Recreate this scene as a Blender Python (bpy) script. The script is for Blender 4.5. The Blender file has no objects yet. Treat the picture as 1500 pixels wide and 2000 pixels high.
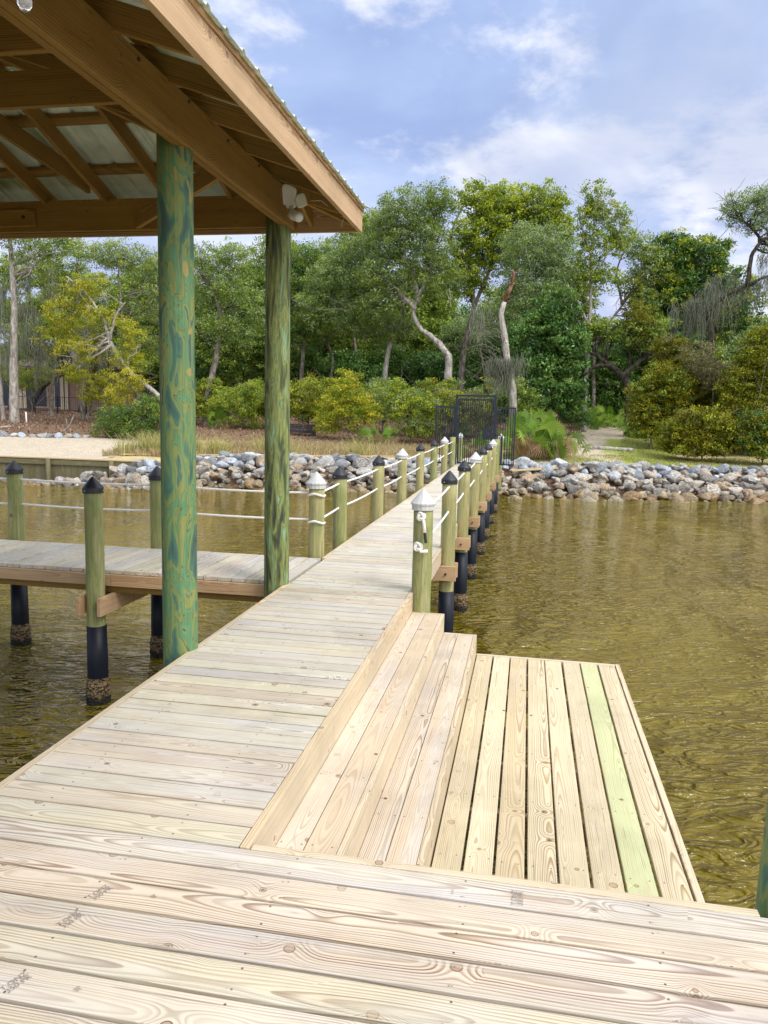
import bpy, math, random
import numpy as np
from mathutils import Vector, Matrix
random.seed(7); RNG = np.random.default_rng(7)
sc = bpy.context.scene; COL = sc.collection
R = math.radians; V = Vector
# ------------------------------------------------------------------ camera
CH = 1.62; FX = 1500.0; YAW, PIT, ROL = -0.181649345, 0.131530084, 0.0235050174
def cam_axes():
    cy, sy, cp, sp, cr, sr = math.cos(YAW), math.sin(YAW), math.cos(PIT), math.sin(PIT), math.cos(ROL), math.sin(ROL)
    f = V((sy*cp, cy*cp, -sp)); r = V((cy, -sy, 0)); u = r.cross(f)
    return r*cr+u*sr, -r*sr+u*cr, f
CR, CU, CF = cam_axes()
cam = bpy.data.cameras.new('camera'); co = bpy.data.objects.new('camera', cam); COL.objects.link(co)
cam.sensor_fit = 'HORIZONTAL'; cam.sensor_width = 36; cam.lens = 36*FX/1500; cam.clip_end = 3000; cam.clip_start = .05
co.matrix_world = Matrix(((CR.x, CU.x, -CF.x, 0), (CR.y, CU.y, -CF.y, 0), (CR.z, CU.z, -CF.z, CH), (0, 0, 0, 1)))
sc.camera = co
def at(px, py, Y):
    d = CR*((px-750)/FX) - CU*((py-1000)/FX) + CF
    return V((0, 0, CH)) + d*(Y/d.y)
# ------------------------------------------------------------------ light
SUNEL, SUNAZ = R(50), R(125)      # azimuth measured clockwise from +Y: the sun stands behind the camera, to the right
sd = V((math.sin(SUNAZ)*math.cos(SUNEL), math.cos(SUNAZ)*math.cos(SUNEL), math.sin(SUNEL)))
sun = bpy.data.lights.new('sun', 'SUN'); so = bpy.data.objects.new('sun', sun); COL.objects.link(so)
sun.energy = 1.8; sun.angle = R(16); sun.color = (1, .95, .88)
so.rotation_euler = (-sd).to_track_quat('-Z', 'Y').to_euler(); so.location = (20, -20, 30)
vs = sc.view_settings; vs.view_transform = 'Standard'; vs.look = 'None'; vs.gamma = 1; vs.exposure = 0.22
# ------------------------------------------------------------------ node helper
class NT:
    def __init__(s, tree): s.t = tree; s.t.nodes.clear()
    def n(s, ty, ins=None, **kw):
        o = s.t.nodes.new(ty)
        for k, v in kw.items(): setattr(o, k, v)
        for k, v in (ins or {}).items(): s.set(o.inputs[k], v)
        return o
    def set(s, inp, v):
        if isinstance(v, bpy.types.NodeSocket): s.t.links.new(v, inp)
        else:
            if isinstance(v, tuple) and len(v) == 3 and inp.type == 'RGBA': v = v+(1,)
            inp.default_value = v
    def m(s, op, a, b=None, c=None, clamp=False):
        o = s.t.nodes.new('ShaderNodeMath'); o.operation = op; o.use_clamp = clamp
        for i, x in enumerate((a, b, c)):
            if x is not None: s.set(o.inputs[i], x)
        return o.outputs[0]
    def xyz(s, x=0., y=0., z=0.): return s.n('ShaderNodeCombineXYZ', {0: x, 1: y, 2: z}).outputs[0]
    def sep(s, v):
        o = s.n('ShaderNodeSeparateXYZ', {0: v}); return o.outputs[0], o.outputs[1], o.outputs[2]
    def vm(s, op, a, b):
        o = s.t.nodes.new('ShaderNodeVectorMath'); o.operation = op; s.set(o.inputs[0], a); s.set(o.inputs[1], b); return o.outputs[0]
    def noise(s, v, sc_=1., det=2., rough=.5, dist=0.):
        return s.n('ShaderNodeTexNoise', {'Vector': v, 'Scale': sc_, 'Detail': det, 'Roughness': rough, 'Distortion': dist}).outputs[0]
    def ss(s, x, a, b):
        o = s.n('ShaderNodeMapRange', {0: x, 1: a, 2: b, 3: 0., 4: 1.}, interpolation_type='SMOOTHSTEP'); return o.outputs[0]
    def mix(s, f, a, b, bt='MIX'):
        o = s.n('ShaderNodeMix', data_type='RGBA', blend_type=bt)
        s.set(o.inputs[0], f); s.set(o.inputs[6], a); s.set(o.inputs[7], b); return o.outputs[2]
    def ramp(s, f, stops, interp='LINEAR'):
        o = s.n('ShaderNodeValToRGB', {0: f}); r = o.color_ramp; r.interpolation = interp
        while len(r.elements) < len(stops): r.elements.new(.5)
        for e, (p, c) in zip(r.elements, stops): e.position = p; e.color = c+(1,) if len(c) == 3 else c
        return o.outputs[0]
    def bump(s, h, dist=.01, st=1.): return s.n('ShaderNodeBump', {'Height': h, 'Distance': dist, 'Strength': st}).outputs[0]
    def out(s, color, rough=.6, normal=None, spec=.5, metal=0., extra=None):
        p = s.n('ShaderNodeBsdfPrincipled', {'Base Color': color, 'Roughness': rough, 'Specular IOR Level': spec, 'Metallic': metal})
        if normal is not None: s.set(p.inputs['Normal'], normal)
        for k, v in (extra or {}).items(): s.set(p.inputs[k], v)
        o = s.n('ShaderNodeOutputMaterial'); s.t.links.new(p.outputs[0], o.inputs[0]); return p, o
def mat(name):
    m = bpy.data.materials.new(name); m.use_nodes = True; return m, NT(m.node_tree)
# ------------------------------------------------------------------ sky
w = bpy.data.worlds.new('World'); sc.world = w; w.use_nodes = True
t = NT(w.node_tree)
sky = t.n('ShaderNodeTexSky', sky_type='NISHITA', sun_disc=False, sun_elevation=SUNEL, sun_rotation=SUNAZ, air_density=1.2, dust_density=1.5, ozone_density=2.)
skyc = t.vm('MULTIPLY', sky.outputs[0], (.10, .10, .115))
g = t.n('ShaderNodeTexCoord').outputs['Generated']
dx, dy, dz = t.sep(g)
dzc = t.m('ADD', t.m('MAXIMUM', dz, 0.), .22)
cp_ = t.xyz(t.m('DIVIDE', dx, dzc), t.m('DIVIDE', dy, dzc), 0.)
# sheet of grey-blue cloud, with white tufts
n1 = t.noise(t.vm('ADD', cp_, (7.0, 11.7, 0)), 1.15, 7., .52, .25)
n2 = t.noise(t.vm('ADD', cp_, (12.5, 6.0, 2)), 2.1, 9., .60, .12)
n4 = t.noise(t.vm('ADD', cp_, (6.1, 2.2, 9)), 1.05, 6., .55, .3)
n3 = t.noise(t.vm('ADD', cp_, (10.1, 7.7, 5)), .55, 3., .5, .2)
sheet = t.ramp(n1, [(.30, (.28, .38, .68)), (.42, (.35, .46, .76)), (.50, (.45, .57, .86)), (.57, (.58, .69, .94)), (.68, (.76, .83, .98))])
white = t.m('MULTIPLY', t.ss(n2, .46, .61), t.ss(n3, .40, .54))
c = t.mix(.93, skyc, sheet)
low = t.ss(dz, .34, .02)                       # pale near the horizon
c = t.mix(t.m('MULTIPLY', low, .62), c, (.76, .79, .95))
c = t.mix(t.m('MULTIPLY', white, .95), c, (.94, .95, 1.02))
c = t.mix(t.m('MULTIPLY', t.ss(n4, .50, .64), .55), c, (.33, .41, .63))
# cloud deck thinner and brighter overhead and on the sun's side
dt = t.m('ADD', t.m('ADD', t.m('MULTIPLY', dx, sd.x), t.m('MULTIPLY', dy, sd.y)), t.m('MULTIPLY', dz, sd.z))
c = t.mix(t.m('MULTIPLY', t.ss(dt, .05, .95), .8), c, (2.1, 2.05, 2.0))
bg = t.n('ShaderNodeBackground', {'Color': c, 'Strength': 1.}); o = t.n('ShaderNodeOutputWorld'); t.t.links.new(bg.outputs[0], o.inputs[0])

# ------------------------------------------------------------------ materials
def wood(name, early, late, tints, ring=.0085, nails=None, rough=.65, gstr=.95, grey=0., stain=(.5, .36, .25), wscale=1.):
    m, t = mat(name)
    A, B, S = t.sep(t.n('ShaderNodeAttribute', attribute_name='bc').outputs['Vector'])
    rnd = t.n('ShaderNodeObjectInfo').outputs['Random']
    S = t.m('FRACT', t.m('ADD', S, t.m('MULTIPLY', rnd, .37)))
    wn = t.n('ShaderNodeTexWhiteNoise', {'W': t.m('MULTIPLY', S, 911.)}, noise_dimensions='1D').outputs['Color']
    r1, r2, r3 = t.sep(wn)
    As = t.m('ADD', A, t.m('MULTIPLY', S, 57.))
    n1 = t.m('SUBTRACT', t.noise(t.xyz(As, S, 3.), .8, 1.), .5)
    n2 = t.m('SUBTRACT', t.noise(t.xyz(t.m('MULTIPLY', As, 2.5), t.m('MULTIPLY', B, 9.), S), 1., 2.), .5)
    kv = t.xyz(As, t.m('ADD', B, t.m('MULTIPLY', r1, 9.)), 0.)
    vo = t.n('ShaderNodeTexVoronoi', {'Vector': kv, 'Scale': 3.4, 'Randomness': 1.}, voronoi_dimensions='2D')
    kd = t.m('DIVIDE', vo.outputs['Distance'], 3.4)
    ka, kb, kc = t.sep(vo.outputs['Color'])
    alive = t.m('GREATER_THAN', ka, .5)
    kr = t.m('ADD', .008, t.m('MULTIPLY', kb, .013))
    q = t.m('DIVIDE', kd, t.m('MULTIPLY', kr, 3.2))
    inf = t.m('MULTIPLY', t.m('POWER', 2.718, t.m('MULTIPLY', t.m('MULTIPLY', q, q), -1.)), alive)
    v0 = t.m('MULTIPLY', t.m('SUBTRACT', r2, .5), .09)
    w0 = t.m('ADD', t.m('MULTIPLY', r3, .05), t.m('MULTIPLY', n1, .16*wscale))
    db = t.m('SUBTRACT', B, v0)
    rr = t.m('SQRT', t.m('ADD', t.m('MULTIPLY', db, db), t.m('MULTIPLY', w0, w0)))
    rr = t.m('ADD', rr, t.m('ADD', t.m('MULTIPLY', inf, .032), t.m('MULTIPLY', n2, .010)))
    rq = t.m('DIVIDE', rr, ring); rq = t.m('ADD', rq, t.m('MULTIPLY', t.noise(t.xyz(t.m('MULTIPLY', rr, 30.), S, 2.), 1., 2.), 2.2))
    fr = t.m('FRACT', rq); rw = t.n('ShaderNodeTexWhiteNoise', {'W': t.m('ADD', t.m('FLOOR', rq), t.m('MULTIPLY', S, 77.))}, noise_dimensions='1D').outputs['Value']
    late_m = t.m('MULTIPLY', t.ss(fr, .30, .82), t.m('SUBTRACT', 1., t.ss(fr, .90, 1.0)))
    fib = t.noise(t.xyz(t.m('MULTIPLY', As, 5.), t.m('MULTIPLY', B, 260.), S), 1., 2.)
    big = t.noise(t.xyz(t.m('MULTIPLY', As, 1.1), t.m('MULTIPLY', B, 7.), t.m('MULTIPLY', S, 31.)), 1., 3., .6)
    bv_ = t.m('ADD', .55, t.m('MULTIPLY', t.m('FRACT', t.m('MULTIPLY', r1, 7.31)), .65))
    late_m = t.m('MULTIPLY', late_m, bv_)
    gs = t.m('MULTIPLY', t.m('MULTIPLY', t.m('MULTIPLY', late_m, t.m('ADD', .35, t.m('MULTIPLY', rw, .75))), gstr), t.m('ADD', .55, t.m('MULTIPLY', t.ss(big, .3, .6), .6)), clamp=True)
    c = t.mix(gs, early, late)
    st = t.noise(t.xyz(t.m('MULTIPLY', As, 2.), t.m('MULTIPLY', B, 20.), 8.), 1., 3., .6, .6)
    c = t.mix(t.m('MULTIPLY', t.ss(st, .56, .70), .30), c, stain)
    if grey: c = t.mix(t.m('MULTIPLY', t.ss(big, .45, .7), grey), c, (.62, .62, .66))
    c = t.mix(1., c, t.ramp(r3, tints, 'CONSTANT'), 'MULTIPLY')
    br = t.m('ADD', .90, t.m('MULTIPLY', r1, .14)); br = t.m('MULTIPLY', br, t.m('ADD', .94, t.m('MULTIPLY', fib, .12)))
    c = t.mix(1., c, t.xyz(br, br, br), 'MULTIPLY')
    kin = t.m('MULTIPLY', alive, t.m('LESS_THAN', kd, kr))
    kring = t.m('MULTIPLY', kin, t.m('GREATER_THAN', kd, t.m('MULTIPLY', kr, .78)))
    kdead = t.m('GREATER_THAN', kc, .72)
    c = t.mix(t.m('MULTIPLY', kin, .6), c, (.30, .16, .08))
    c = t.mix(t.m('MULTIPLY', kring, .75), c, (.11, .05, .03))
    c = t.mix(t.m('MULTIPLY', t.m('MULTIPLY', t.m('MULTIPLY', kin, kdead), t.m('LESS_THAN', kd, .007)), .9), c, (.03, .015, .01))
    ck = t.noise(t.xyz(t.m('MULTIPLY', As, 1.7), t.m('MULTIPLY', B, 90.), t.m('MULTIPLY', S, 5.)), 1., 1., .4)
    c = t.mix(t.m('MULTIPLY', t.ss(ck, .735, .76), .55), c, (.16, .10, .07))
    wp = t.n('ShaderNodeNewGeometry').outputs['Position']; dn = t.noise(wp, 1.3, 5., .6, .5); dn = t.m('ADD', .86, t.m('MULTIPLY', t.ss(dn, .33, .60), .16)); c = t.mix(1., c, t.xyz(dn, dn, dn), 'MULTIPLY')
    h = t.m('ADD', t.m('MULTIPLY', late_m, .4), t.m('MULTIPLY', fib, .5))
    if nails:
        am = t.m('SUBTRACT', t.m('PINGPONG', t.m('ADD', t.m('ADD', A, nails[1]), t.m('MULTIPLY', r2, .02)), nails[0]*.5), 0.)
        bm = t.m('SUBTRACT', t.m('ABSOLUTE', B), t.m('ADD', .038, t.m('MULTIPLY', r1, .008)))
        nd = t.m('SQRT', t.m('ADD', t.m('MULTIPLY', am, am), t.m('MULTIPLY', bm, bm)))
        c = t.mix(t.m('MULTIPLY', t.m('LESS_THAN', nd, .0042), .85), c, (.05, .035, .035))
    t.out(c, t.m('ADD', rough, t.m('MULTIPLY', fib, .1)), t.bump(h, .0015, .5), .3)
    return m
T_DECK = [(0, (1, .99, .95)), (.22, (.93, .92, .93)), (.40, (1.0, .98, .86)), (.58, (.92, .95, .84)), (.70, (.98, .92, .86)), (.85, (.95, .96, .97))]
T_ONE = [(0, (1, 1, 1)), (.5, (.93, .92, .90)), (.8, (.98, .92, .84))]
MW = {}
MW['deck'] = wood('deck_pine', (.67, .62, .53), (.22, .125, .072), T_DECK, nails=(.61, .13), grey=.40, gstr=1.1)
MW['walk'] = wood('walkway_pine', (.66, .63, .545), (.33, .25, .17), T_DECK, nails=(.60, .05), grey=.5)
MW['plat'] = wood('platform_pine', (.69, .62, .44), (.40, .28, .14), T_ONE+[(.93, (.86, .95, .80))], nails=(.62, .22), grey=.10)
MW['step'] = wood('step_pine', (.64, .57, .46), (.36, .26, .18), T_ONE, nails=(.62, .22), grey=.3)
MW['green'] = wood('green_pine', (.55, .58, .34), (.42, .42, .21), [(0, (1, 1, 1)), (1, (1, 1, 1))], nails=(.62, .22))
MW['trim'] = wood('trim_pine', (.66, .57, .42), (.38, .28, .16), T_ONE, grey=.1)
MW['fascia'] = wood('fascia_pine', (.62, .44, .27), (.40, .24, .12), T_ONE, ring=.011)
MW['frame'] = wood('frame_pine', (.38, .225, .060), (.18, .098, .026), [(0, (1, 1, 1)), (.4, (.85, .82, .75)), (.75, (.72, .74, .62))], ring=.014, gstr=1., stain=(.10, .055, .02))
MW['plank'] = wood('new_plank', (.62, .48, .27), (.45, .30, .14), T_ONE)
MW['old'] = wood('weathered_plank', (.17, .16, .085), (.075, .068, .04), T_ONE)
MW['dark'] = wood('dark_timber', (.045, .043, .05), (.02, .02, .022), T_ONE, grey=.05)

def pole_mat(name, stops, sxy, sz, contour=.5, patch=None, dist=.6):
    m, t = mat(name)
    o = t.n('ShaderNodeTexCoord').outputs['Object']; rnd = t.n('ShaderNodeObjectInfo').outputs['Random']
    x, y, z = t.sep(o)
    off = t.m('MULTIPLY', rnd, 40.)
    p = t.xyz(t.m('ADD', t.m('MULTIPLY', x, sxy), off), t.m('MULTIPLY', y, sxy), t.m('MULTIPLY', z, sz))
    n = t.noise(p, 1., 3., .5, dist)
    c = t.ramp(n, stops)
    ln = t.m('ABSOLUTE', t.m('SUBTRACT', t.m('FRACT', t.m('MULTIPLY', n, 13.)), .5))
    nb = t.noise(t.vm('MULTIPLY', p, (.5, .5, .4)), 1., 2.)
    c = t.mix(t.m('MULTIPLY', t.m('MULTIPLY', t.ss(ln, .10, .0), contour), t.ss(nb, .36, .5)), c, (.045, .075, .05))
    ps = t.xyz(t.m('ADD', t.m('MULTIPLY', x, 70.), off), t.m('MULTIPLY', y, 70.), t.m('MULTIPLY', z, 1.4))
    st = t.noise(ps, 1., 3., .6)
    s2 = t.m('ADD', .62, t.m('MULTIPLY', st, .76))
    c = t.mix(1., c, t.xyz(s2, s2, s2), 'MULTIPLY')
    if patch:
        c = t.mix(.12, c, (.17, .22, .10))
        pn = t.noise(t.xyz(t.m('ADD', t.m('MULTIPLY', x, 9.), off), t.m('MULTIPLY', y, 9.), t.m('MULTIPLY', z, 5.)), 1., 1., .4)
        c = t.mix(t.m('MULTIPLY', t.ss(pn, .71, .72), .85), c, patch)
    # knots: whorls at a few heights
    vo = t.n('ShaderNodeTexVoronoi', {'Vector': t.xyz(t.m('ADD', t.m('MULTIPLY', x, 1.), off), y, t.m('MULTIPLY', z, .8)), 'Scale': 3.2, 'Randomness': 1.})
    kd = vo.outputs['Distance']
    c = t.mix(t.m('MULTIPLY', t.ss(kd, .09, .03), .8), c, (.05, .05, .03))
    c = t.mix(t.m('MULTIPLY', t.ss(kd, .045, .02), .8), c, (.25, .14, .06))
    t.out(c, .7, t.bump(st, .004, .5), .3)
    return m
MP = {}
MP['post'] = pole_mat('green_post', [(.30, (.20, .20, .07)), (.42, (.31, .31, .13)), (.52, (.21, .25, .085)), (.62, (.34, .32, .16)), (.72, (.22, .34, .20))], 14, 1.6, .35, dist=.4)
MP['tan'] = pole_mat('tan_post', [(.30, (.25, .23, .09)), (.45, (.38, .35, .17)), (.58, (.31, .29, .12)), (.70, (.23, .27, .12))], 14, 1.6, .3, dist=.3)
MP['mottled'] = pole_mat('mottled_pillar', [(.33, (.05, .08, .08)), (.38, (.04, .12, .11)), (.43, (.07, .19, .12)), (.455, (.17, .23, .08)), (.50, (.22, .26, .08)), (.515, (.09, .21, .10)), (.56, (.11, .26, .13)), (.575, (.20, .25, .08)), (.62, (.24, .25, .07)), (.64, (.06, .16, .13)), (.70, (.03, .09, .12))], 8.5, 2.5, .9, (.34, .27, .09), dist=.55)
MP['streaky'] = pole_mat('streaky_pillar', [(.30, (.03, .045, .035)), (.40, (.08, .10, .045)), (.47, (.15, .185, .06)), (.53, (.25, .285, .10)), (.59, (.13, .17, .06)), (.66, (.22, .38, .24)), (.75, (.26, .25, .10))], 20, 3.2, .35, dist=.5)

def plain(name, col, rough=.5, var=.15, scale=8., spec=.5, metal=0., bumpd=0., extra=None):
    m, t = mat(name)
    n = t.noise(t.n('ShaderNodeTexCoord').outputs['Object'], scale, 4., .6)
    f = t.m('ADD', 1.-var, t.m('MULTIPLY', n, 2*var))
    t.out(t.mix(1., col, t.xyz(f, f, f), 'MULTIPLY'), rough, t.bump(n, bumpd) if bumpd else None, spec, metal, extra)
    return m
M_BLACK = plain('black_plastic', (.012, .014, .022), .38)
M_SLEEVE = plain('black_sleeve', (.007, .010, .020), .5, .3, 5, spec=.3)
M_WHITE = plain('white_plastic', (.74, .75, .76), .4, .08)
M_CLEAR = plain('milky_plastic', (.62, .64, .64), .45, .15, 20, extra={'Transmission Weight': .15})
M_ROPE = plain('white_rope', (.80, .79, .76), .8, .12, 40)
M_IRON = plain('black_iron', (.008, .013, .030), .4, .2)
M_BOLT = plain('bolt_metal', (.10, .07, .05), .5, .3, metal=.7)
M_STAMP = plain('stamp_ink', (.27, .235, .215), .8, .5, 120)
M_GLASS = plain('bulb_glass', (.85, .86, .88), .08, .02, extra={'Transmission Weight': .8})
M_PVC = plain('pvc', (.75, .76, .76), .4)
# galvanised sheet
m, t = mat('galvanised_sheet'); x, y, z = t.sep(t.n('ShaderNodeTexCoord').outputs['Object'])
n = t.noise(t.xyz(t.m('MULTIPLY', x, 3.), t.m('MULTIPLY', y, 3.), z), 1., 4., .6, .5)
c = t.ramp(n, [(.3, (.42, .52, .45)), (.5, (.60, .70, .62)), (.7, (.74, .81, .75))])
t.out(c, .42, None, .5, .15); M_METAL = m
# barnacles
m, t = mat('barnacles'); o = t.n('ShaderNodeTexCoord').outputs['Object']
v = t.n('ShaderNodeTexVoronoi', {'Vector': o, 'Scale': 55.}); a, b, cc = t.sep(v.outputs['Color'])
z = t.sep(o)[2]
c = t.mix(t.m('MULTIPLY', t.m('GREATER_THAN', a, .35), .9), (.03, .025, .015), t.mix(b, (.34, .24, .12), (.16, .11, .05)))
c = t.mix(t.ss(t.m('ADD', z, t.m('MULTIPLY', t.noise(o, 9.), .10)), -1.13, -1.20), c, (.012, .012, .008))
t.out(c, .7, t.bump(v.outputs['Distance'], .02, 1.)); M_BARN = m
# water
m, t = mat('bay_water'); o = t.n('ShaderNodeTexCoord').outputs['Object']
x, y, z = t.sep(o)
wv = t.xyz(t.m('ADD', t.m('MULTIPLY', x, .62), t.m('MULTIPLY', y, .22)), t.m('ADD', t.m('MULTIPLY', y, 1.25), t.m('MULTIPLY', x, -.30)), 0.)
wa = t.noise(wv, 1.25, 2., .5, .9)
wb = t.noise(wv, 5.2, 3., .55, .9)
wc = t.noise(wv, .55, 2., .5, .3)
h = t.m('ADD', t.m('ADD', t.m('MULTIPLY', wa, .62), t.m('MULTIPLY', wb, .20)), t.m('MULTIPLY', wc, 1.1))
wr = t.noise(t.vm('MULTIPLY', wv, (1., 1.15, 1.)), 3.6, 2., .5, 1.1); wr = t.m('SUBTRACT', 1., t.m('ABSOLUTE', t.m('MULTIPLY', t.m('SUBTRACT', wr, .5), 5.)), None, True); wr = t.m('POWER', wr, 2.); h = t.m('ADD', h, t.m('MULTIPLY', wr, .13))
wm_ = t.noise(t.vm('MULTIPLY', o, (1., .6, 1.)), .22, 4., .55, .5); h = t.m('MULTIPLY', h, t.m('ADD', .45, t.m('MULTIPLY', t.ss(wm_, .35, .62), .85)))
depthn = t.noise(o, .25, 3., .5)
c = t.mix(depthn, (.115, .086, .0), (.195, .148, .0))
t.out(c, .02, t.bump(h, .62, 1.), .5, 0., {'IOR': 1.38}); M_WATER = m
# ground
m, t = mat('shore_ground'); o = t.n('ShaderNodeTexCoord').outputs['Object']
zr, zg, zb = t.sep(t.n('ShaderNodeAttribute', attribute_name='zone').outputs['Vector'])
na = t.noise(o, 1.6, 5., .65); nb = t.noise(o, 22., 4., .7); nc = t.noise(o, 7., 3., .6)
litter = t.ramp(nb, [(.30, (.04, .025, .015)), (.45, (.14, .085, .05)), (.58, (.26, .18, .12)), (.72, (.42, .33, .24))])
sand = t.ramp(nb, [(.33, (.26, .18, .11)), (.45, (.48, .41, .31)), (.65, (.64, .58, .48))])
straw = t.ramp(nb, [(.3, (.28, .21, .09)), (.5, (.50, .41, .20)), (.7, (.64, .55, .33))])
green = t.ramp(nb, [(.3, (.13, .17, .03)), (.5, (.27, .33, .06)), (.7, (.46, .48, .17))])
j = t.m('MULTIPLY', t.m('SUBTRACT', na, .5), 1.3)
c = t.mix(t.ss(t.m('ADD', zb, j), .35, .6), litter, straw)
c = t.mix(t.ss(t.m('ADD', zr, j), .35, .6), c, sand)
c = t.mix(t.ss(t.m('ADD', zg, j), .40, .65), c, green)
nd_ = t.noise(t.vm('MULTIPLY', o, (.8, 2.6, 1.)), 2.2, 5., .7); k_ = t.m('ADD', .62, t.m('MULTIPLY', nd_, .72)); c = t.mix(1., c, t.xyz(k_, k_, k_), 'MULTIPLY')
c = t.mix(t.m('MULTIPLY', t.ss(nc, .58, .68), .45), c, (.20, .12, .075))
t.out(c, .9, t.bump(t.m('ADD', nb, nc), .03, .6), .2); M_GROUND = m
def rock_mat(name, a, b, d, wet=0.):
    m, t = mat(name); o = t.n('ShaderNodeTexCoord').outputs['Object']; r = t.n('ShaderNodeObjectInfo').outputs['Random']
    S = t.n('ShaderNodeAttribute', attribute_name='lc').outputs['Fac']
    r = t.m('FRACT', t.m('ADD', r, S))
    n = t.noise(t.vm('ADD', o, t.xyz(t.m('MULTIPLY', r, 50.))), 5., 6., .65, .4)
    c = t.ramp(n, [(.3, d), (.48, a), (.62, b), (.75, tuple(min(1, q*1.15) for q in b))])
    k = t.ramp(r, [(0, (.62, .62, .64)), (.22, (1, .94, .86)), (.42, (1.05, 1.12, 1.22)), (.58, (1.0, .84, .68)), (.72, (1.25, 1.25, 1.25)), (.86, (.8, .86, .92)), (.95, (.5, .48, .45))], 'CONSTANT')
    c = t.mix(1., c, k, 'MULTIPLY')
    t.out(c, .8-.4*wet, t.bump(n, .03, .6), .3); return m
M_ROCKG = rock_mat('pale_grey_rock', (.31, .33, .35), (.50, .52, .54), (.18, .19, .21))
M_ROCKB = rock_mat('brown_grey_rock', (.27, .245, .21), (.47, .44, .39), (.10, .09, .075))
M_ROCKW = rock_mat('wet_rock', (.22, .175, .11), (.36, .30, .20), (.045, .045, .025), 1.)
def leaf_mat(name, c1, c2, c3, tr=.3, rough=.5):
    m, t = mat(name)
    S = t.n('ShaderNodeAttribute', attribute_name='lc').outputs['Fac']
    rnd = t.n('ShaderNodeObjectInfo').outputs['Random']
    c = t.ramp(S, [(0, c1), (.5, c2), (1, c3)])
    k = t.m('ADD', .88, t.m('MULTIPLY', rnd, .24)); c = t.mix(1., c, t.xyz(k, k, k), 'MULTIPLY')
    p, o = t.out(c, rough, None, .35)
    tl = t.n('ShaderNodeBsdfTranslucent', {'Color': c}); mx = t.n('ShaderNodeMixShader', {0: tr, 1: p.outputs[0], 2: tl.outputs[0]})
    t.t.links.new(mx.outputs[0], o.inputs[0]); return m
ML = {
 'oak': leaf_mat('oak_leaf', (0.1, 0.16, 0.02), (0.24, 0.34, 0.045), (0.42, 0.53, 0.1)),
 'greyoak': leaf_mat('grey_oak_leaf', (0.13, 0.2, 0.06), (0.28, 0.39, 0.13), (0.44, 0.55, 0.22)),
 'yellow': leaf_mat('yellow_leaf', (0.2, 0.21, 0.01), (0.42, 0.41, 0.02), (0.6, 0.55, 0.05)),
 'bright': leaf_mat('bright_leaf', (0.14, 0.21, 0.01), (0.34, 0.42, 0.03), (0.54, 0.58, 0.07)),
 'magnolia': leaf_mat('magnolia_leaf', (0.03, 0.09, 0.02), (0.1, 0.22, 0.045), (0.24, 0.38, 0.09), .15, .35),
 'olive': leaf_mat('olive_leaf', (0.08, 0.09, 0.004), (0.21, 0.22, 0.01), (0.42, 0.39, 0.025)),
 'brown': leaf_mat('brown_twig', (0.1, 0.09, 0.03), (0.2, 0.19, 0.08), (0.32, 0.31, 0.16)),
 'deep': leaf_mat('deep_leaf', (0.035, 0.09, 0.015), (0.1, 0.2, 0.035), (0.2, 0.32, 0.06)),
 'palm': leaf_mat('palm_leaf', (0.07, 0.17, 0.015), (0.18, 0.34, 0.03), (0.36, 0.52, 0.08)),
 'dead': leaf_mat('dead_frond', (.20, .10, .05), (.38, .24, .13), (.55, .42, .26)),
 'moss': leaf_mat('spanish_moss', (.09, .10, .07), (.19, .21, .15), (.32, .34, .26)),
 'straw': leaf_mat('straw', (.28, .20, .09), (.46, .37, .19), (.62, .54, .32)),
 'reed': leaf_mat('reed', (.26, .27, .08), (.44, .42, .15), (.58, .54, .25)),
 'lawn': leaf_mat('lawn', (0.2, 0.24, 0.05), (0.36, 0.38, 0.1), (0.52, 0.5, 0.22)),
 'litter': leaf_mat('litter', (.10, .05, .03), (.30, .17, .11), (.50, .36, .26)),
}
def bark(name, a, b, d, lich=.5):
    m, t = mat(name); x, y, z = t.sep(t.n('ShaderNodeTexCoord').outputs['Object'])
    n = t.noise(t.xyz(t.m('MULTIPLY', x, 9.), t.m('MULTIPLY', y, 9.), t.m('MULTIPLY', z, 3.)), 1., 5., .65, .4)
    n2 = t.noise(t.xyz(x, y, z), 2.2, 4., .6)
    c = t.ramp(n, [(.32, d), (.5, a), (.66, b)]); c = t.mix(t.m('MULTIPLY', t.ss(n2, .5, .65), lich), c, (.32, .34, .27))
    t.out(c, .9, t.bump(n, .05, .8), .2); return m
MB_PALE = bark('pale_bark', (.36, .33, .30), (.58, .56, .52), (.16, .14, .12))
MB_GREY = bark('grey_bark', (.17, .145, .125), (.33, .30, .26), (.06, .05, .04))
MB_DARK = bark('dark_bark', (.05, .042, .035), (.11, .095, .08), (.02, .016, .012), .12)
MB_RED = bark('reddish_bark', (.20, .085, .045), (.40, .27, .20), (.08, .035, .02))

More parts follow.
